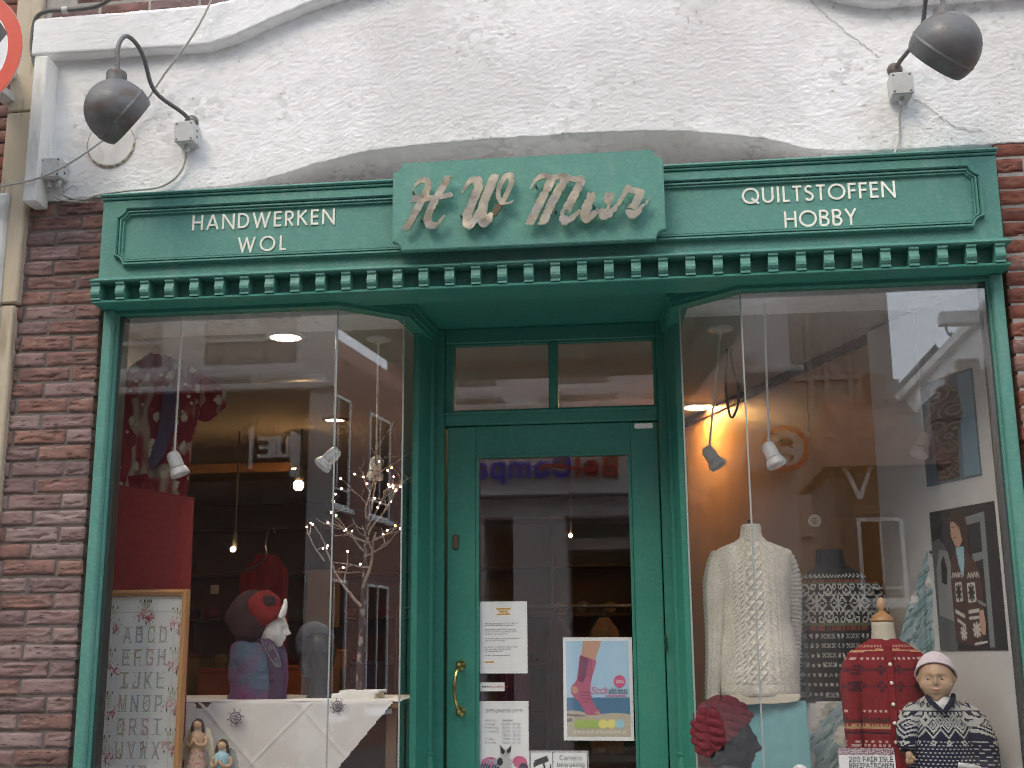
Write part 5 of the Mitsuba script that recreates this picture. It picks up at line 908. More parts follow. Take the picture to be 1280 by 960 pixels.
def roses(p, n, uv):
    w = .6*fbm(p.x*14, p.y*10, p.z*14, 2); d, e, r = voronoi(p.x*10 + w, p.z*9.5 + w); q = fbm(p.x*34 + 3, p.y*14, p.z*34, 3); s = fbm((p.x + p.z)*16, p.y*5, (p.z - p.x)*52, 3)
    rose = smoothstep(.46, .36, d + .22*(q - .5))*smoothstep(.22, .28, r); c = mix((.22, .38, .43), (.46, .58, .60), smoothstep(.3, .7, s))
    c = mix(c, (.10, .20, .19), smoothstep(.60, .70, fbm((p.x + p.z)*22 + 7, 1.0, (p.z - p.x)*60, 2))*.8)
    return mix(c, mix((.46, .47, .44), (.80, .79, .76), smoothstep(.36, .58, q + .35*(.4 - d))), rose)
mat('rose_cloth', roses, .8)
rd = thing('rose_drape', 'blue cloth with white roses below the black patterned sweater', 'fabric')
add('cloth', cloth_sheet(Polygon([(.975, 1.395), (1.245, 1.40), (1.27, .72), (.96, .72)]), .675, .02, 8, 15), 'rose_cloth', rd, True); add('pedestal', box(1.03, 1.21, .71, .86, .72, 1.38, .005), 'shelf_wood', rd)
rh = thing('rose_fabric', 'blue and white rose fabric pinned in a fan beside the woman poster', 'fabric')
add('cloth', cloth_sheet(Polygon([(1.518, 1.985), (1.528, 1.985), (1.535, 1.85), (1.545, 1.60), (1.55, 1.45), (1.36, 1.45), (1.375, 1.62), (1.43, 1.78)]), .735, .045, 26, 18, n=(60, 70)), 'rose_cloth', rh, True); add('pin', sph((1.523, .70, 1.98), .006, 1), 'screw', rh)

# child's form with the red cardigan
cf = thing('red_cardigan', 'child sized red patterned cardigan with silver buttons on a cream neck form', 'cardigan')
cx, cy = 1.268, .44
def red_knit(p, n, uv):
    S = .0045; th = dr.atan2(p.x - 1.268, -(p.y - .44)); uu = th*.09; ci, cj = dr.floor(uu/S) + 400, dr.floor(p.z/S); su, sv = uu/S + 400 - ci, p.z/S - cj; x, z = (ci + .5 - 400)*S, (cj + .5)*S
    fx = lambda w: dr.abs(x/w - dr.floor(x/w) - .5)*w
    c = mi.Color3f(.24, .018, .022)
    row = lambda zc, w: (dr.abs(z - zc) < .0045) & (fx(w) < .0045)
    dots = row(1.565, .018) | row(1.375, .018) | row(1.255, .016) | row(1.270, .022); c = dr.select(dots, mi.Color3f(.58, .40, .36), c)
    fl = lambda zc: ((fx(.07) + dr.abs(z - zc) < .022) & (dr.abs(fx(.07) - dr.abs(z - zc)) > .003)) | ((dr.abs(z - zc) < .004))
    c = dr.select(fl(1.525) | fl(1.465), mi.Color3f(.085, .014, .024), c)
    c = dr.select((z > 1.335) & (z < 1.355) & (fx(.012) < .0035), mi.Color3f(.06, .02, .02), c); c = dr.select((dr.abs(z - 1.340) < .004), mi.Color3f(.09, .03, .02), c)
    c = dr.select((dr.abs(z - 1.318) < .0045) | ((dr.abs(z - 1.328) < .004) & (fx(.010) < .003)), mi.Color3f(.48, .30, .16), c); c = dr.select(dr.abs(z - 1.300) < .006, mi.Color3f(.07, .015, .02), c)
    pe = dr.abs(z - (1.598 + .10*dr.maximum(dr.abs(x) - .03, 0)*-.6)) < .0035; c = dr.select(pe & (dr.abs(x) > .022), mi.Color3f(.52, .28, .16), c)
    c = dr.select((dr.abs(z - 1.610) < .005) & (fx(.014) < .004) & (dr.abs(x) > .03), mi.Color3f(.50, .22, .16), c); c = dr.select(dr.abs(x) < .012, mi.Color3f(.25, .016, .02), c)
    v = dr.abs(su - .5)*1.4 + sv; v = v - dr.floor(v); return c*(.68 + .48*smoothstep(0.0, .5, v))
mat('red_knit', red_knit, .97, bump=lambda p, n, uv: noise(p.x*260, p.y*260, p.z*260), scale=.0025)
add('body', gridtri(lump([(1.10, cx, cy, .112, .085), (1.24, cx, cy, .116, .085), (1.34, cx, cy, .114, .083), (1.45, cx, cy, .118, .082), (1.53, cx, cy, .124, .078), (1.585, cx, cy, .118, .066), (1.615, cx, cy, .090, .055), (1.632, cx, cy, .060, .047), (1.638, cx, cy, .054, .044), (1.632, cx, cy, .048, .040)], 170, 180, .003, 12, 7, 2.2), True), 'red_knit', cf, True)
sleeve('sleeve', [(1.170, .44, 1.575), (1.138, .43, 1.52), (1.13, .42, 1.42), (1.128, .41, 1.30), (1.13, .40, 1.18)], [.034, .038, .034, .030, .027], 'red_knit', cf)
sleeve('sleeve', [(1.366, .44, 1.575), (1.398, .44, 1.52), (1.408, .44, 1.42), (1.41, .44, 1.30), (1.41, .44, 1.18)], [.034, .038, .034, .030, .027], 'red_knit', cf)
add('button_band', cat([move(box(cx - .012, cx + .012, -.003, .0, 1.16, 1.612, .001), (0, cy - .086, 0))]), 'red_knit', cf)
for z, dy in ((1.592, -.073), (1.545, -.088), (1.478, -.092), (1.402, -.092), (1.336, -.092), (1.268, -.092)): add('button', lathe([(0, 0), (.0065, 0), (.0068, .002), (.004, .0035), (0, .004)], 14, (cx, cy + dy - .0015, z), [0, -1, 0]), 'letter_metal', cf, 30)
add('neck', lathe([(.049, 1.615), (.046, 1.635), (.043, 1.66), (.041, 1.688), (.0405, 1.70), (0, 1.702)], 30, (cx, cy, 0)), 'cream_cloth', cf, True)
add('wooden_cap', lathe([(0, 1.701), (.042, 1.701), (.043, 1.708), (.036, 1.722), (.022, 1.732), (.012, 1.738), (.010, 1.745), (.017, 1.757), (.0175, 1.770), (.012, 1.786), (.004, 1.793), (0, 1.794)], 28, (cx, cy, 0)), 'orange_wood', cf, True)

# the doll
dl = thing('baby_doll', 'baby doll in a pale pink cap and navy and white patterned sweater', 'doll')
hx, hy, hz = 1.425, .335, 1.492
m = head((0, 0, 0), .71, 0, .46, 0, 1.2); v = np.array(m[0]); v[:, 1] *= 1.16; v[:, 0] *= .98
FY = math.radians(-105); Rz = lambda q: move(q, (hx, hy, hz), FY)
add('head', Rz((v, m[1])), 'doll_skin', dl, True)
fd_ = np.array(v); 
def face_pt(yy, zz): i = np.argmin((fd_[:, 1] - yy)**2 + (fd_[:, 2] - zz)**2 + 10*(fd_[:, 0] < 0)); return fd_[i]
for sgn in (-1, 1):
    q = face_pt(.0235*sgn, .002); add('eye', Rz(move(sph((0, 0, 0), .0052, 2), q + np.array([-.0032, 0, 0]))), 'mannequin_white', dl, True); add('iris', Rz(move((lambda m: (m[0]*np.array([1, 1.15, .8]), m[1]))(sph((0, 0, 0), .0044, 2)), q + np.array([-.0002, -.0008, -.0008]))), 'iris', dl, True)
    add('ear', Rz(move(sph((0, 0, 0), .013, 2), np.array([-.004, .051*sgn, .0]))), 'doll_skin', dl, True)
q = face_pt(0, -.039); add('mouth', Rz(cat([tube(curve([q + np.array([-.002, -.011, .001]), q + np.array([.0015, 0, .003]), q + np.array([-.002, .011, .001])], 10), [.0012, .002, .003, .0034, .003, .003, .0034, .003, .002, .0012], 8), tube(curve([q + np.array([-.002, -.008, -.002]), q + np.array([.0008, 0, -.005]), q + np.array([-.002, .008, -.002])], 10), [.001, .002, .003, .0036, .004, .004, .0036, .003, .002, .001], 8)])), 'lip', dl, True)
c0 = trimesh.creation.icosphere(5); d = np.array(c0.vertices); keep = (d[:, 2]*.92 - d[:, 0]*.55 > .12); f = np.array(c0.faces); f = f[keep[f].all(1)]
cv = d*np.array([.077, .0725, .0945])*(1 + .03*(fbmn(d*3, 3, 2) - .5))[:, None] + np.array([-.006, 0, .004]); us = np.unique(f); mp = np.full(len(d), -1); mp[us] = np.arange(len(us))
add('cap', Rz((cv[us], mp[f])), 'pink_hat', dl, True)
an = np.linspace(-2.2, 2.2, 40); rimp = []
for t in np.linspace(0, 2*np.pi, 72):
    w = np.array([.55, 0, -.92])/np.hypot(.55, .92); e1 = np.array([.92, 0, .55])/np.hypot(.55, .92); e2 = np.array([0, 1, 0]); dd = -w*.117 + math.sqrt(1 - .117**2)*(math.cos(t)*e1 + math.sin(t)*e2); rimp.append(dd*np.array([.0775, .073, .0950]) + np.array([-.006, 0, .004]))
add('cap_edge', Rz(tube(np.array(rimp), .0032, 8)), 'pink_hat', dl, True); add('cap_tail', Rz(gridtri(lump([(-.03, -.060, -.008, .012, .012), (.0, -.066, -.01, .016, .014), (.03, -.060, -.008, .012, .012), (.045, -.05, -.006, .004, .004)], 20, 20, .003, 40, 3), True)), 'pink_hat', dl, True)
def doll_knit(p, n, uv):
    S = .0042; th = dr.atan2(p.x - 1.440, -(p.y - .37)); uu = th*.115; ci, cj = dr.floor(uu/S) + 400, dr.floor(p.z/S); su, sv = uu/S + 400 - ci, p.z/S - cj; x, z = (ci + .5 - 400)*S, (cj + .5)*S
    W = .062; fx = dr.abs(x/W - dr.floor(x/W + .5))*W; q = dr.abs(x/.021 - dr.floor(x/.021) - .5)*.021
    c = mi.Color3f(.012, .016, .042); white = mi.Color3f(.50, .50, .48)
    d1 = fx + dr.abs(z - 1.333); d2 = (W/2 - fx) + dr.abs(z - 1.350); w = (dr.abs(d1 - .026) < .0045) | (dr.abs(d1 - .012) < .004) | (d1 < .0035) | (dr.abs(d2 - .012) < .004) | (dr.abs(d2 - .022) < .004)
    w = w & (z > 1.295); zz = z - (1.288 + .030*(fx/(W/2))); w = w | (dr.abs(zz) < .0045) | ((dr.abs(fx) + dr.abs(z - 1.270) < .012) & (dr.abs(fx) + dr.abs(z - 1.270) > .004))
    top = (z > 1.366); band = ((z > 1.366) & (z < 1.378) & (q < .006)) | ((z > 1.380) & (z < 1.386)); dia = dr.abs(x/.034 - dr.floor(x/.034) - .5)*.034 + dr.abs(z - 1.404); w = w | band | (top & (z > 1.388) & (dr.abs(dia - .010) > .0045))
    dot = (dr.abs(x/.0168 - dr.floor(x/.0168 + .5*(dr.floor(z/.0126) - 2*dr.floor(z/.0252))) - .5 + .5*(dr.floor(z/.0126) - 2*dr.floor(z/.0252))) < .16) & ((z/.0126 - dr.floor(z/.0126)) < .34) & (z < 1.285); w = w | dot
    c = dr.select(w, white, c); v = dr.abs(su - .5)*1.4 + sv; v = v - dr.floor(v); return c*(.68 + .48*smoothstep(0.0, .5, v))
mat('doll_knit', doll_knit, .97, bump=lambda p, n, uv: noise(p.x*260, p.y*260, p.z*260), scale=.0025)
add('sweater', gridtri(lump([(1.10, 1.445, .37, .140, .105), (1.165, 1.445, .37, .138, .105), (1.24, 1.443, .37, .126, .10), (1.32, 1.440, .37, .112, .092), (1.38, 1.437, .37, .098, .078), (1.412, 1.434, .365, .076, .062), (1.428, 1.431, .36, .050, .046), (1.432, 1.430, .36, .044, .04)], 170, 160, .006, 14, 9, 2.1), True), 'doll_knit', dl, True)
sleeve('sleeve', [(1.352, .36, 1.385), (1.318, .34, 1.34), (1.302, .32, 1.29), (1.300, .30, 1.245)], [.034, .040, .036, .028], 'doll_knit', dl); sleeve('sleeve', [(1.505, .355, 1.385), (1.545, .335, 1.34), (1.568, .315, 1.285), (1.575, .30, 1.22), (1.578, .29, 1.15)], [.036, .046, .044, .040, .036], 'doll_knit', dl)
add('collar', cat([tube(curve([(1.385, .315, 1.430), (1.395, .285, 1.410), (1.410, .270, 1.392), (1.422, .266, 1.378)], 14), [.008]*14, 10), tube(curve([(1.478, .320, 1.436), (1.462, .290, 1.412), (1.444, .273, 1.395), (1.430, .266, 1.378)], 14), [.009]*14, 10)]), 'navy', dl, True)
add('undershirt', gridtri(lump([(1.375, 1.427, .300, .010, .02), (1.40, 1.428, .300, .026, .02), (1.43, 1.43, .315, .034, .025)], 24, 12), True), 'white_enamel', dl, True)
add('hem_trim', tube(curve([(1.46, .262, 1.198), (1.51, .267, 1.190), (1.545, .285, 1.178), (1.565, .30, 1.16)], 30), [.010]*30, 10), 'white_enamel', dl, True)
def doll_hand(c, s):
    ms = [move(sph((0, 0, 0), 1, 2), (0, 0, 0))]; v, f = ms[0]; out = [(v*np.array([.014, .011, .018])*s, f)]
    for i, (x, L) in enumerate(((-.0105, .019), (-.0035, .022), (.0035, .021), (.0100, .016))): out.append(tube(np.array([(x*.8, -.001, -.010), (x, -.004, -.020), (x*1.02, -.001, -.020 - L*.35), (x, .006, -.020 - L*.45)])*s, np.array([.0052, .0052, .0048, .0036])*s, 10))
    out.append(tube(np.array([(.010, -.003, -.002), (.017, -.008, -.008), (.018, -.010, -.016)])*s, np.array([.006, .0052, .004])*s, 10)); return move(cat(out), c)
add('hand', doll_hand((1.300, .288, 1.226), .95), 'doll_skin', dl, True)
add('seat_block', box(1.33, 1.56, .28, .48, .72, 1.105, .004), 'shelf_wood', dl)

# head in the maroon hat at the front, book, small things
mh = thing('maroon_hat_head', 'black display head looking right in a maroon cable knit hat', 'display head')
add('head', head((.672, .22, 1.275), .86, -.02, 1.0, .05), 'mannequin_black', mh, True)
add('neck', tube([(.645, .225, 1.0), (.648, .225, 1.12), (.655, .225, 1.20)], [.075, .05, .05], 24), 'mannequin_black', mh, True)
mat('maroon_wool', knit((.13, .014, .022), (.19, .03, .04)), .97, bump=lambda p, n, uv: noise(p.x*190, p.y*190, p.z*150), scale=.004)
c0 = trimesh.creation.icosphere(6); d = np.array(c0.vertices); keep = (d[:, 2] - .75*d[:, 0] > -.28) & (d[:, 2] > -.72); f = np.array(c0.faces); f = f[keep[f].all(1)]; us = np.unique(f); mp = np.full(len(d), -1); mp[us] = np.arange(len(us)); d = d[us]
a = np.arctan2(d[:, 1], d[:, 0]); cab = .010*np.abs(np.cos(a*5 + d[:, 2]*1.2))*np.abs(np.cos(d[:, 2]*13 + a*2)) + .010*np.abs(np.cos(a*5 + d[:, 2]*1.2))
hv = d*np.array([.104, .088, .112]) + d*cab[:, None]; add('hat', move((hv, mp[f]), (.646, .222, 1.312)), 'maroon_wool', mh, True)
solo('display_stand', box(.56, .74, .15, .30, .72, 1.0, .004), 'shelf_wood', 'wooden block under the head with the maroon hat', 'stand')
bk = thing('knitting_book', 'knitting pattern book lettered 200 FAIR ISLE BREIPATRONEN', 'book')
Bk = lambda m: move(m, (1.139, .215, 1.205), 0, -.18)
mat('cover_knit', lambda p, n, uv: mix((.16, .05, .09), (.55, .50, .50), smoothstep(.45, .55, noise(p.x*330, 1.0, p.z*330))), .5)
add('cover', Bk(box(-.096, .098, 0, .022, -.16, .054, .001)), 'cover_knit', bk); add('title_panel', Bk(box(-.096, .098, -.0012, .0002, -.021, .029)), 'card_white', bk)
def btxt(s, h, cx_, z): v, f = tm(meshkit.text_mesh(s, h, .0003, True)); v = np.array(v); v[:, 0] *= .155/max(v[:, 0].max(), .155); w = v[:, 0].max(); return Bk((np.stack([v[:, 0] - w/2 + cx_, -.0016 - v[:, 2], v[:, 1] + z], 1), f))
add('title_line', btxt('200 FAIR ISLE', .0175, .014, .006), 'ink', bk); add('title_line', btxt('BREIPATRONEN', .0165, .014, -.0145), 'ink', bk); add('orange_panel', Bk(box(-.096, .098, -.0010, .0003, -.12, -.0215)), 'orange_wood', bk)
solo('book_rest', box(1.04, 1.24, .235, .33, .72, 1.17, .003), 'shelf_wood', 'small wooden rest behind the knitting book', 'stand')
solo('wool_ball', sph((.915, .30, 1.165), .030, 3), 'white_enamel', 'white wool ball low in front of the turquoise cloth', 'yarn ball', None, True); solo('ball_block', box(.88, .95, .26, .34, .72, 1.136, .003), 'shelf_wood', 'wooden block under the white wool ball', 'stand')
solo('turquoise_scarf', gridtri(lump([(.99, .53, .27, .06, .04), (1.10, .56, .27, .075, .05), (1.17, .57, .27, .06, .045), (1.185, .57, .27, .01, .01)], 40, 30, .012, 18, 2), True), 'turquoise_cloth', 'bit of turquoise scarf beneath the maroon hat', 'scarf', None, True)
ob = thing('round_tag', 'round cream tag hanging in front of the partition above the black sweater', 'tag')
add('disc', lathe([(0, 0), (.027, 0), (.027, .004), (0, .004)], 30, (1.10, .90, 2.135), [0, -1, 0]), 'cream_cloth', ob); add('thread', tube([(1.10, .898, 2.16), (1.10, .898, 2.999)], .0012, 5), 'screw', ob)
for dx, dz, w in ((0, .008, .018), (0, -.002, .028), (0, -.011, .020)): add('print_bar', box(1.10 + dx - w/2, 1.10 + dx + w/2, .8945, .8957, 2.135 + dz - .002, 2.135 + dz + .002), 'ink_red', ob)
# ------------------------------------------------------------------ across the street (seen in the glass): fronts face +y, depth V counts away from the shop
def ob(x0, x1, v0, v1, z0, z1, c=0.0): return box(x0, x1, -v1, -v0, z0, z1, c)
mat('old_white', lambda p, n, uv: mix((.76, .74, .72), (.64, .62, .60), smoothstep(.4, .75, fbm(p.x*1.6, p.y*1.6, p.z*.8, 4))), .9)
mat('taupe_front', lambda p, n, uv: mix((.62, .585, .565), (.54, .505, .485), smoothstep(.4, .7, fbm(p.x*2.6, p.y*2.6, p.z*1.4, 4))), .8)
mat('dark_fascia', (.022, .018, .016), .45); mat('dark_glass', (.012, .012, .014), .08); 
def far_brick(c0, c1, w=.22, h=.075):
    def fn(p, n, uv):
        s = p.x + p.y; r = dr.floor(p.z/h); u = s/w + .5*(r - 2*dr.floor(r/2)); fx, fz = u - dr.floor(u), p.z/h - r
        j = smoothstep(.0, .06, dr.minimum(fx, 1 - fx))*smoothstep(.0, .14, dr.minimum(fz, 1 - fz)); c = mix(c0, c1, cell_rand(dr.floor(u), r, 3.0)*.6 + .5*fbm(p.x*.5, p.y*.5, p.z*.4, 3))
        return mix((.30, .28, .26), c, j*.8 + .2)
    return fn
mat('far_brick_brown', far_brick((.26, .20, .16), (.35, .27, .22)), .9); mat('far_brick_red', far_brick((.17, .07, .05), (.24, .11, .08)), .9); mat('far_brick_grey', far_brick((.075, .065, .06), (.12, .105, .10)), .9)
mat('roof_tile', lambda p, n, uv: mix((.13, .055, .04), (.19, .085, .06), cell_rand(dr.floor(p.x/.22), dr.floor(p.z/.16))), .8)
mat('net_curtain', lambda p, n, uv: mix((.16, .155, .15), (.33, .315, .30), .5 + .5*dr.sin(p.x*42 + 4*fbm(p.x*3, p.z*1.5, 0.0, 2))), .6)
def window(h, x0, x1, v, z0, z1, bars=(1, .15), frame='white_paint', sill=True, glass='dark_glass'):
    add('window', cat([ext(rect(x0, x1, z0, z1).difference(rect(x0 + .05, x1 - .05, z0 + .05, z1 - .05)), -v - .02, -v + .03)] + [ext(rect((x0*(k) + x1*(bars[0] + 1 - k))/(bars[0] + 1) - .014, (x0*k + x1*(bars[0] + 1 - k))/(bars[0] + 1) + .014, z0 + .05 + (z1 - z0)*bars[1], z1 - .05), -v - .015, -v + .025) for k in range(1, bars[0] + 1)] + ([ext(rect(x0 + .05, x1 - .05, z0 + (z1 - z0)*bars[1], z0 + (z1 - z0)*bars[1] + .03), -v - .015, -v + .026)] if bars[1] else [])), frame, h)
    add('window_pane', ext(rect(x0 + .04, x1 - .04, z0 + .04, z1 - .04), -v + .028 - .03, -v + .0045), glass, h)
    if sill: add('sill', ob(x0 - .05, x1 + .05, v - .11, v, z0 - .085, z0 - .005, .006), 'old_white', h)
V = 6.0
wh = thing('white_shop_building', 'white plastered building with two dark shops on its ground floor, mirrored in the shop glass', 'building')
add('wall', cat([ob(-9, 1.65, V, 13, 3.97, 6.5), ob(-9, 1.65, 12, 13, 0, 3.97), ob(-9, -8.9, V + .06, 12, 0, 3.97), ob(1.55, 1.65, V + .06, 12, 0, 3.97), ob(-2.55, -2.45, V + .06, 12, 0, 3.97), ob(-9, 1.65, V, 12, 3.80, 3.97)]), 'old_white', wh)
add('cornice', cat([ob(-9, 1.75, V - .12, V, 3.93, 3.99, .01), ob(-9, 1.9, V - .3, V, 6.3, 6.5, .02)]), 'old_white', wh)
for x0, x1 in ((-7.6, -6.6), (-6.3, -5.3), (-5.02, -4.0), (-3.70, -2.72), (-1.98, -1.05), (-.60, .08), (.42, 1.30)):
    window(wh, x0, x1, V, 4.14, 5.95, glass='net_curtain')
add('roof', hull([[-9, -6.05, 6.5], [1.65, -6.05, 6.5], [-9, -13, 6.5], [1.65, -13, 6.5], [-9, -9.5, 9.4], [1.65, -9.5, 9.4]]), 'roof_tile', wh)
add('fascia', ob(-9, -2.62, V - .05, V + .3, 3.16, 3.93, .01), 'dark_fascia', wh); sheet = lambda x0, x1, v, z0, z1: (np.array([[x1, -v, z0], [x0, -v, z0], [x0, -v, z1], [x1, -v, z1]]), np.array([[0, 1, 2], [0, 2, 3]]))
add('shop_pane', sheet(-8.9, -2.62, V + .10, 0, 3.16), 'pane_glass', wh)
for i in range(6): add('clothes_rack', ob(-8.2 + i*.95, -7.6 + i*.95, V + 1.6 + .5*(i % 2), V + 2.1 + .5*(i % 2), .0, 1.55, .02), ('yarn_7', 'yarn_2', 'yarn_6', 'yarn_1', 'yarn_3', 'yarn_0')[i], wh)
for x in (-7.0, -5.2, -3.9): add('mullion', ob(x, x + .05, V, V + .06, .3, 3.16), 'screw', wh)
add('pilaster', ob(-2.62, -2.36, V - .08, V + .4, 0, 3.93, .01), 'taupe_front', wh)
def mirror_poly(g, x0, z0, s, d0, d1):
    """flat sign shapes that face the street: drawn reading left to right, put on a front that faces +y"""
    g2 = affinity.affine_transform(g, [-s, 0, 0, s, x0, z0]); return ext(g2, -V + d0, -V + d1)
wg = unary_union([rect(0, .16, 0, 1), rect(.42, .58, 0, 1), rect(.84, 1.0, 0, 1), rect(0, 1, 0, .16)]); eg = unary_union([rect(0, .17, 0, 1), rect(0, .9, 0, .17), rect(0, .85, .41, .58), rect(0, .9, .83, 1)])
add('sign_letter', mirror_poly(wg, -2.79, 3.31, .19, .05, .09), 'white_paint', wh); add('sign_letter', mirror_poly(eg, -2.89 - .02, 3.31, .19, .05, .09), 'white_paint', wh)
add('sign_bar', ob(-3.16, -3.13, V - .09, V - .05, 3.22, 3.58), 'white_paint', wh); add('blade_sign', ob(-2.70, -2.685, V - .34, V - .09, 3.10, 3.50), 'white_paint', wh)
add('shop_band', ob(-2.36, 1.65, V - .04, V + .9, 3.10, 3.80, .01), 'taupe_front', wh); add('band_ledge', ob(-2.36, 1.65, V - .09, V - .03, 3.085, 3.115, .006), 'taupe_front', wh)
for x0, x1, z in ((-2.36, -1.23, 3.10), (-.94, -.43, 3.10)): add('pier', ob(x0, x1, V, V + .9, 0, z), 'taupe_front', wh)
add('lintel', ob(-2.36, 1.65, V + .01, V + .9, 2.885, 3.10), 'taupe_front', wh); add('counter', ob(-1.2, .9, V + 3.2, V + 3.8, 0, 1.15, .01), 'shelf_wood', wh); add('wall_rack', ob(-2.3, 1.3, 11.6, 11.95, .2, 2.6, .01), 'orange_wood', wh)
add('transom', ob(-.43, 1.25, V + .25, V + .33, 2.58, 2.69), 'taupe_front', wh); add('shop_pane', sheet(-.43, 1.25, V + .35, 0, 2.885), 'pane_glass', wh); add('shop_pane', sheet(-1.23, -.94, V + .35, 0, 2.885), 'pane_glass', wh); add('pier', ob(1.22, 1.65, V, V + .9, 0, 2.9), 'old_white', wh)
def sign_text(s, x, h, mt, name='sign_letter'):
    v, f = tm(meshkit.text_mesh(s, h, .03, True)); v = np.array(v); w = v[:, 0].max()
    add(name, (np.stack([x - v[:, 0], -V + .05 + v[:, 2], 3.262 + v[:, 1]], 1), f), mt, wh); return x - w
x = .118
for ch, m, gap in (('B', 'print_red', .012), ('e', 'print_red', .016), ('!', 'print_red', .02), ('C', 'ink_blue', .014), ('o', 'ink_blue', .016), ('m', 'ink_blue', .016), ('p', 'ink_blue', .016), ('a', 'ink_blue', .016), ('n', 'ink_blue', .016), ('y', 'ink_blue', .0)): x = sign_text(ch, x, .203, m) - gap
sw_ = curve([(-.10, 0, 3.315), (-.28, 0, 3.325), (-.46, 0, 3.36), (-.66, 0, 3.345)], 20); add('swoosh', ext(LineString(sw_[:, [0, 2]]).buffer(.017), -V + .085, -V + .10), 'print_red', wh)
rs = thing('no_motor_sign', 'round red ringed sign forbidding cars and motorcycles on the corner across the street', 'traffic sign')
def dsc(r0, r1, y): g = Point(1.545, 3.255).buffer(r1, 32); g = g.difference(Point(1.545, 3.255).buffer(r0, 32)) if r0 else g; return ext(g, -5.80, -5.80 + y)
add('plate', dsc(0, .2, .004), 'grey_plastic', rs); add('ring', dsc(.15, .199, .006), 'sign_red', rs); add('face', dsc(0, .15, .0055), 'taupe_front', rs)
car = unary_union([rect(-.07, .07, .02, .055), Polygon([(-.055, .05), (.055, .05), (.035, .095), (-.035, .095)]), rect(-.06, -.035, 0, .03), rect(.035, .06, 0, .03)]); bike = unary_union([Point(-.045, -.08).buffer(.022).difference(Point(-.045, -.08).buffer(.012)), Point(.045, -.08).buffer(.022).difference(Point(.045, -.08).buffer(.012)), LineString([(-.045, -.08), (0, -.05), (.045, -.08)]).buffer(.009)])
add('symbol', ext(affinity.translate(unary_union([car, bike]), 1.545, 3.255), -5.7945, -5.7925), 'sign_black', rs); add('bracket', ob(1.50, 1.59, 5.80, 6.0, 3.24, 3.27), 'screw', rs)
# church tower
tw = thing('church_tower', 'tall brown brick church tower with buttress and blind niches, mirrored in the right window', 'tower')
add('shaft', ob(3.0, 10.25, 45, 53, 0, 34), 'far_brick_brown', tw); add('buttress', cat([ob(10.25, 10.62, 45.1, 47, 0, 12.4), ob(10.25, 10.4, 45.1, 46.5, 12.4, 18)]), 'far_brick_brown', tw)
for x in (4.4, 6.0, 7.6): add('niche_frame', ext(rect(x, x + 1.15, 6, 26).difference(rect(x + .18, x + .97, 6.2, 25.6)), -45, -44.82), 'far_brick_brown', tw)
for z in (9.3, 12.4, 18.2): add('string_course', ob(2.95, 10.3, 44.85, 45, z, z + .22), 'far_brick_brown', tw)
for i in range(40): add('quoin', ob(10.05, 10.36, 44.93, 45.4, 11.8 + i*.55, 12.1 + i*.55), 'far_brick_brown', tw)
nv = thing('church_nave', 'brown church nave beside the tower', 'church'); add('wall', ob(-6, 3, 47, 60, 0, 13), 'far_brick_brown', nv); add('roof', hull([[-6, -47, 13], [3, -47, 13], [-6, -60, 13], [3, -60, 13], [-6, -53.5, 20], [3, -53.5, 20]]), 'slate', nv)
def house(label, x0, x1, v0, v1, ze, zr, wall, roof, along='x', chim=None, wins=()):
    k = thing('gabled_house', label, 'house'); add('wall', ob(x0, x1, v0, v1, 0, ze), wall, k)
    if along == 'x': r = [[x0 - .15, -v0 + .2, ze - .05], [x1 + .15, -v0 + .2, ze - .05], [x0 - .15, -v1 - .2, ze - .05], [x1 + .15, -v1 - .2, ze - .05], [x0 - .1, -(v0 + v1)/2, zr], [x1 + .1, -(v0 + v1)/2, zr]]
    else: r = [[x0 - .2, -v0 + .05, ze - .02], [x1 + .2, -v0 + .05, ze - .02], [x0 - .2, -v1, ze - .02], [x1 + .2, -v1, ze - .02], [(x0 + x1)/2, -v0 + .05, zr], [(x0 + x1)/2, -v1, zr]]
    rf_ = add('roof', hull(r), roof, k)
    if chim: add('chimney', ob(chim[0], chim[0] + .5, chim[1], chim[1] + .5, ze, chim[2]), 'far_brick_red', rf_)
    for w in wins: window(k, *w)
    return k
hs = house('small house with red tiled roof and white timber brace, in the side street', 2.85, 4.2, 12, 14.5, 4.02, 4.75, 'far_brick_grey', 'roof_tile', 'x', None, ((3.1, 3.7, 12, 2.2, 3.3),))
add('white_brace', cat([tube([(2.98, -11.95, 4.0), (3.16, -11.95, 3.55)], .035, 6), tube([(3.34, -11.95, 4.0), (3.16, -11.95, 3.55)], .035, 6)]), 'white_paint', hs)
house('grey brick house with chimney behind the red roofed one', 4.3, 6.2, 19, 25, 5.6, 7.0, 'far_brick_grey', 'roof_tile', 'x', (4.9, 21, 7.3), ((4.7, 5.4, 19, 3.6, 4.9),))
house('brown gabled house closing the side street', 6.3, 8.0, 24, 31, 7.2, 8.6, 'far_brick_brown', 'slate', 'y', None, ((6.8, 7.4, 24, 4.6, 6),))
stp = thing('stepped_gable_house', 'dark house with a stepped gable beside the pale warehouse', 'house')
add('wall', ob(4.9, 6.2, 15.2, 18.8, 0, 5.3), 'far_brick_brown', stp); add('gable', ext(unary_union([rect(4.9 + .16*i, 6.2 - .16*i, 5.2, 5.5 + .22*i) for i in range(4)]), -15.4, -15.15), 'far_brick_brown', stp); add('roof', hull([[4.95, -15.3, 5.3], [6.15, -15.3, 5.3], [4.95, -18.7, 5.3], [6.15, -18.7, 5.3], [5.55, -15.3, 6.1], [5.55, -18.7, 6.1]]), 'slate', stp)
pw_ = thing('pale_warehouse', 'pale warehouse with hoist beam sticking out under its cornice', 'building')
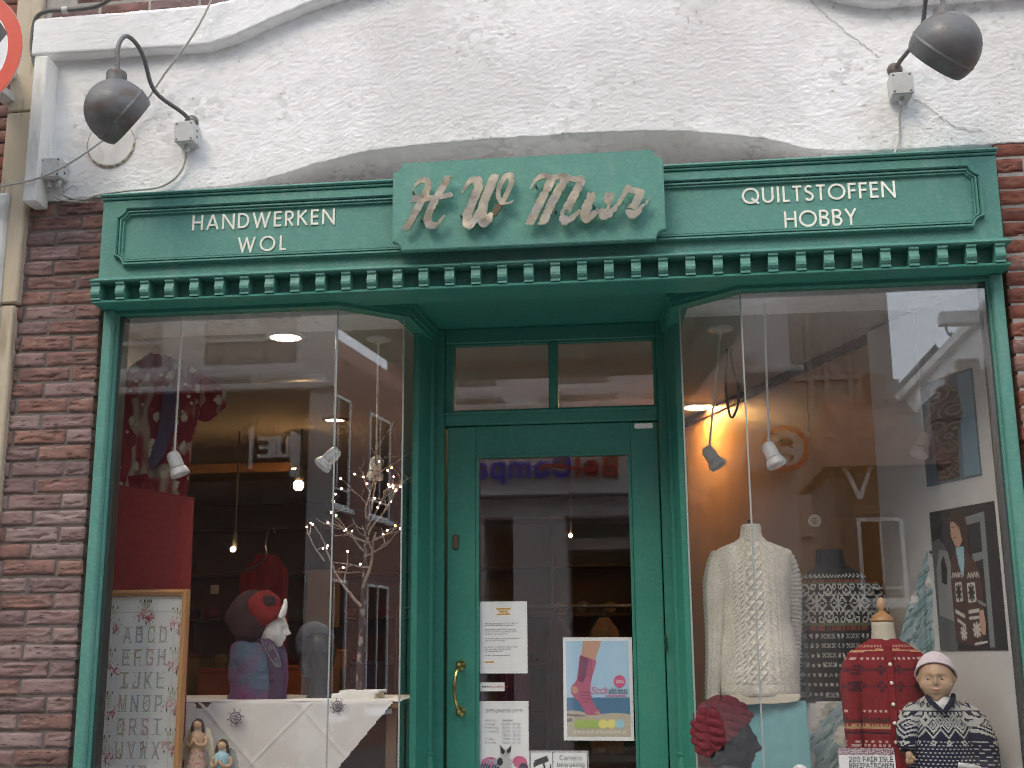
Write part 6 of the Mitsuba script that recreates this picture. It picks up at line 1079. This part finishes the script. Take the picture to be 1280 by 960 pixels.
add('wall', ob(5.82, 10.2, 14, 26, 0, 6.86), 'old_white', pw_); add('cornice', ob(5.70, 10.3, 13.85, 26, 6.75, 6.95, .02), 'old_white', pw_); add('hoist_beam', ob(5.05, 5.82, 14.6, 14.85, 6.62, 6.82, .01), 'old_white', pw_); add('pilaster', ob(5.76, 6.0, 13.92, 14.2, 0, 6.75), 'white_paint', pw_)
add('hook', tube(curve([(5.16, -14.72, 6.62), (5.16, -14.72, 6.50), (5.20, -14.72, 6.44), (5.22, -14.72, 6.50)], 12), .018, 6), 'screw', pw_)
for z in (1.5, 4.2): window(pw_, 6.6, 7.6, 14, z, z + 1.5); window(pw_, 8.3, 9.3, 14, z, z + 1.5)
# the rest of the row, left and right, reflected in the angled panes
bx = thing('brick_terrace', 'red brick terrace further along the street, mirrored in the angled pane', 'building')
add('wall', ob(10.4, 30, 6, 14, 0, 6.6), 'far_brick_red', bx); add('roof', hull([[10.4, -6, 6.6], [30, -6, 6.6], [10.4, -14, 6.6], [30, -14, 6.6], [10.4, -10, 9.6], [30, -10, 9.6]]), 'roof_tile', bx)
for i in range(9): window(bx, 11.2 + i*2.05, 12.3 + i*2.05, 6, 4.0, 5.9); window(bx, 11.2 + i*2.05, 12.3 + i*2.05, 6, .6, 2.8)
by = thing('grey_terrace', 'grey brick terrace beyond the white building, mirrored in the angled pane', 'building')
add('wall', ob(-34, -9, 6.1, 14, 0, 6.7), 'far_brick_grey', by)
for i in range(9): window(by, -11.2 - i*2.1, -10.1 - i*2.1, 6.1, 4.2, 6.1); window(by, -11.2 - i*2.1, -10.1 - i*2.1, 6.1, .6, 2.9)
for x0, x1, l, m_ in ((-52, -34, 'brown brick house closing the left end of the street', 'far_brick_brown'), (38, 54, 'red brick house closing the right end of the street', 'far_brick_red')):
    k = thing('end_house', l, 'house'); add('wall', box(x0, x1, -14, 6, 0, 13), m_, k); add('roof', hull([[x0, -14, 13], [x1, -14, 13], [x0, 6, 13], [x1, 6, 13], [x0, -4, 18], [x1, -4, 18]]), 'roof_tile', k)
    xw = x1 if x0 < 0 else x0
    for y in (-11, -8, -5, -2, 1):
        for z in (1.2, 4.6, 8.4): add('window', box(xw - .05, xw + .05, y, y + 1.3, z, z + 1.9, .01), 'dark_glass', k)
hw = thing('overhead_wire', 'thin wire slung across the street between the houses', 'wire'); add('wire', tube(curve([(-5.6, -.02, 5.9), (-4.3, -2.2, 5.25), (-3.1, -4.2, 5.2), (-2.4, -6, 5.9)], 40), .012, 6), 'cable_dark', hw)
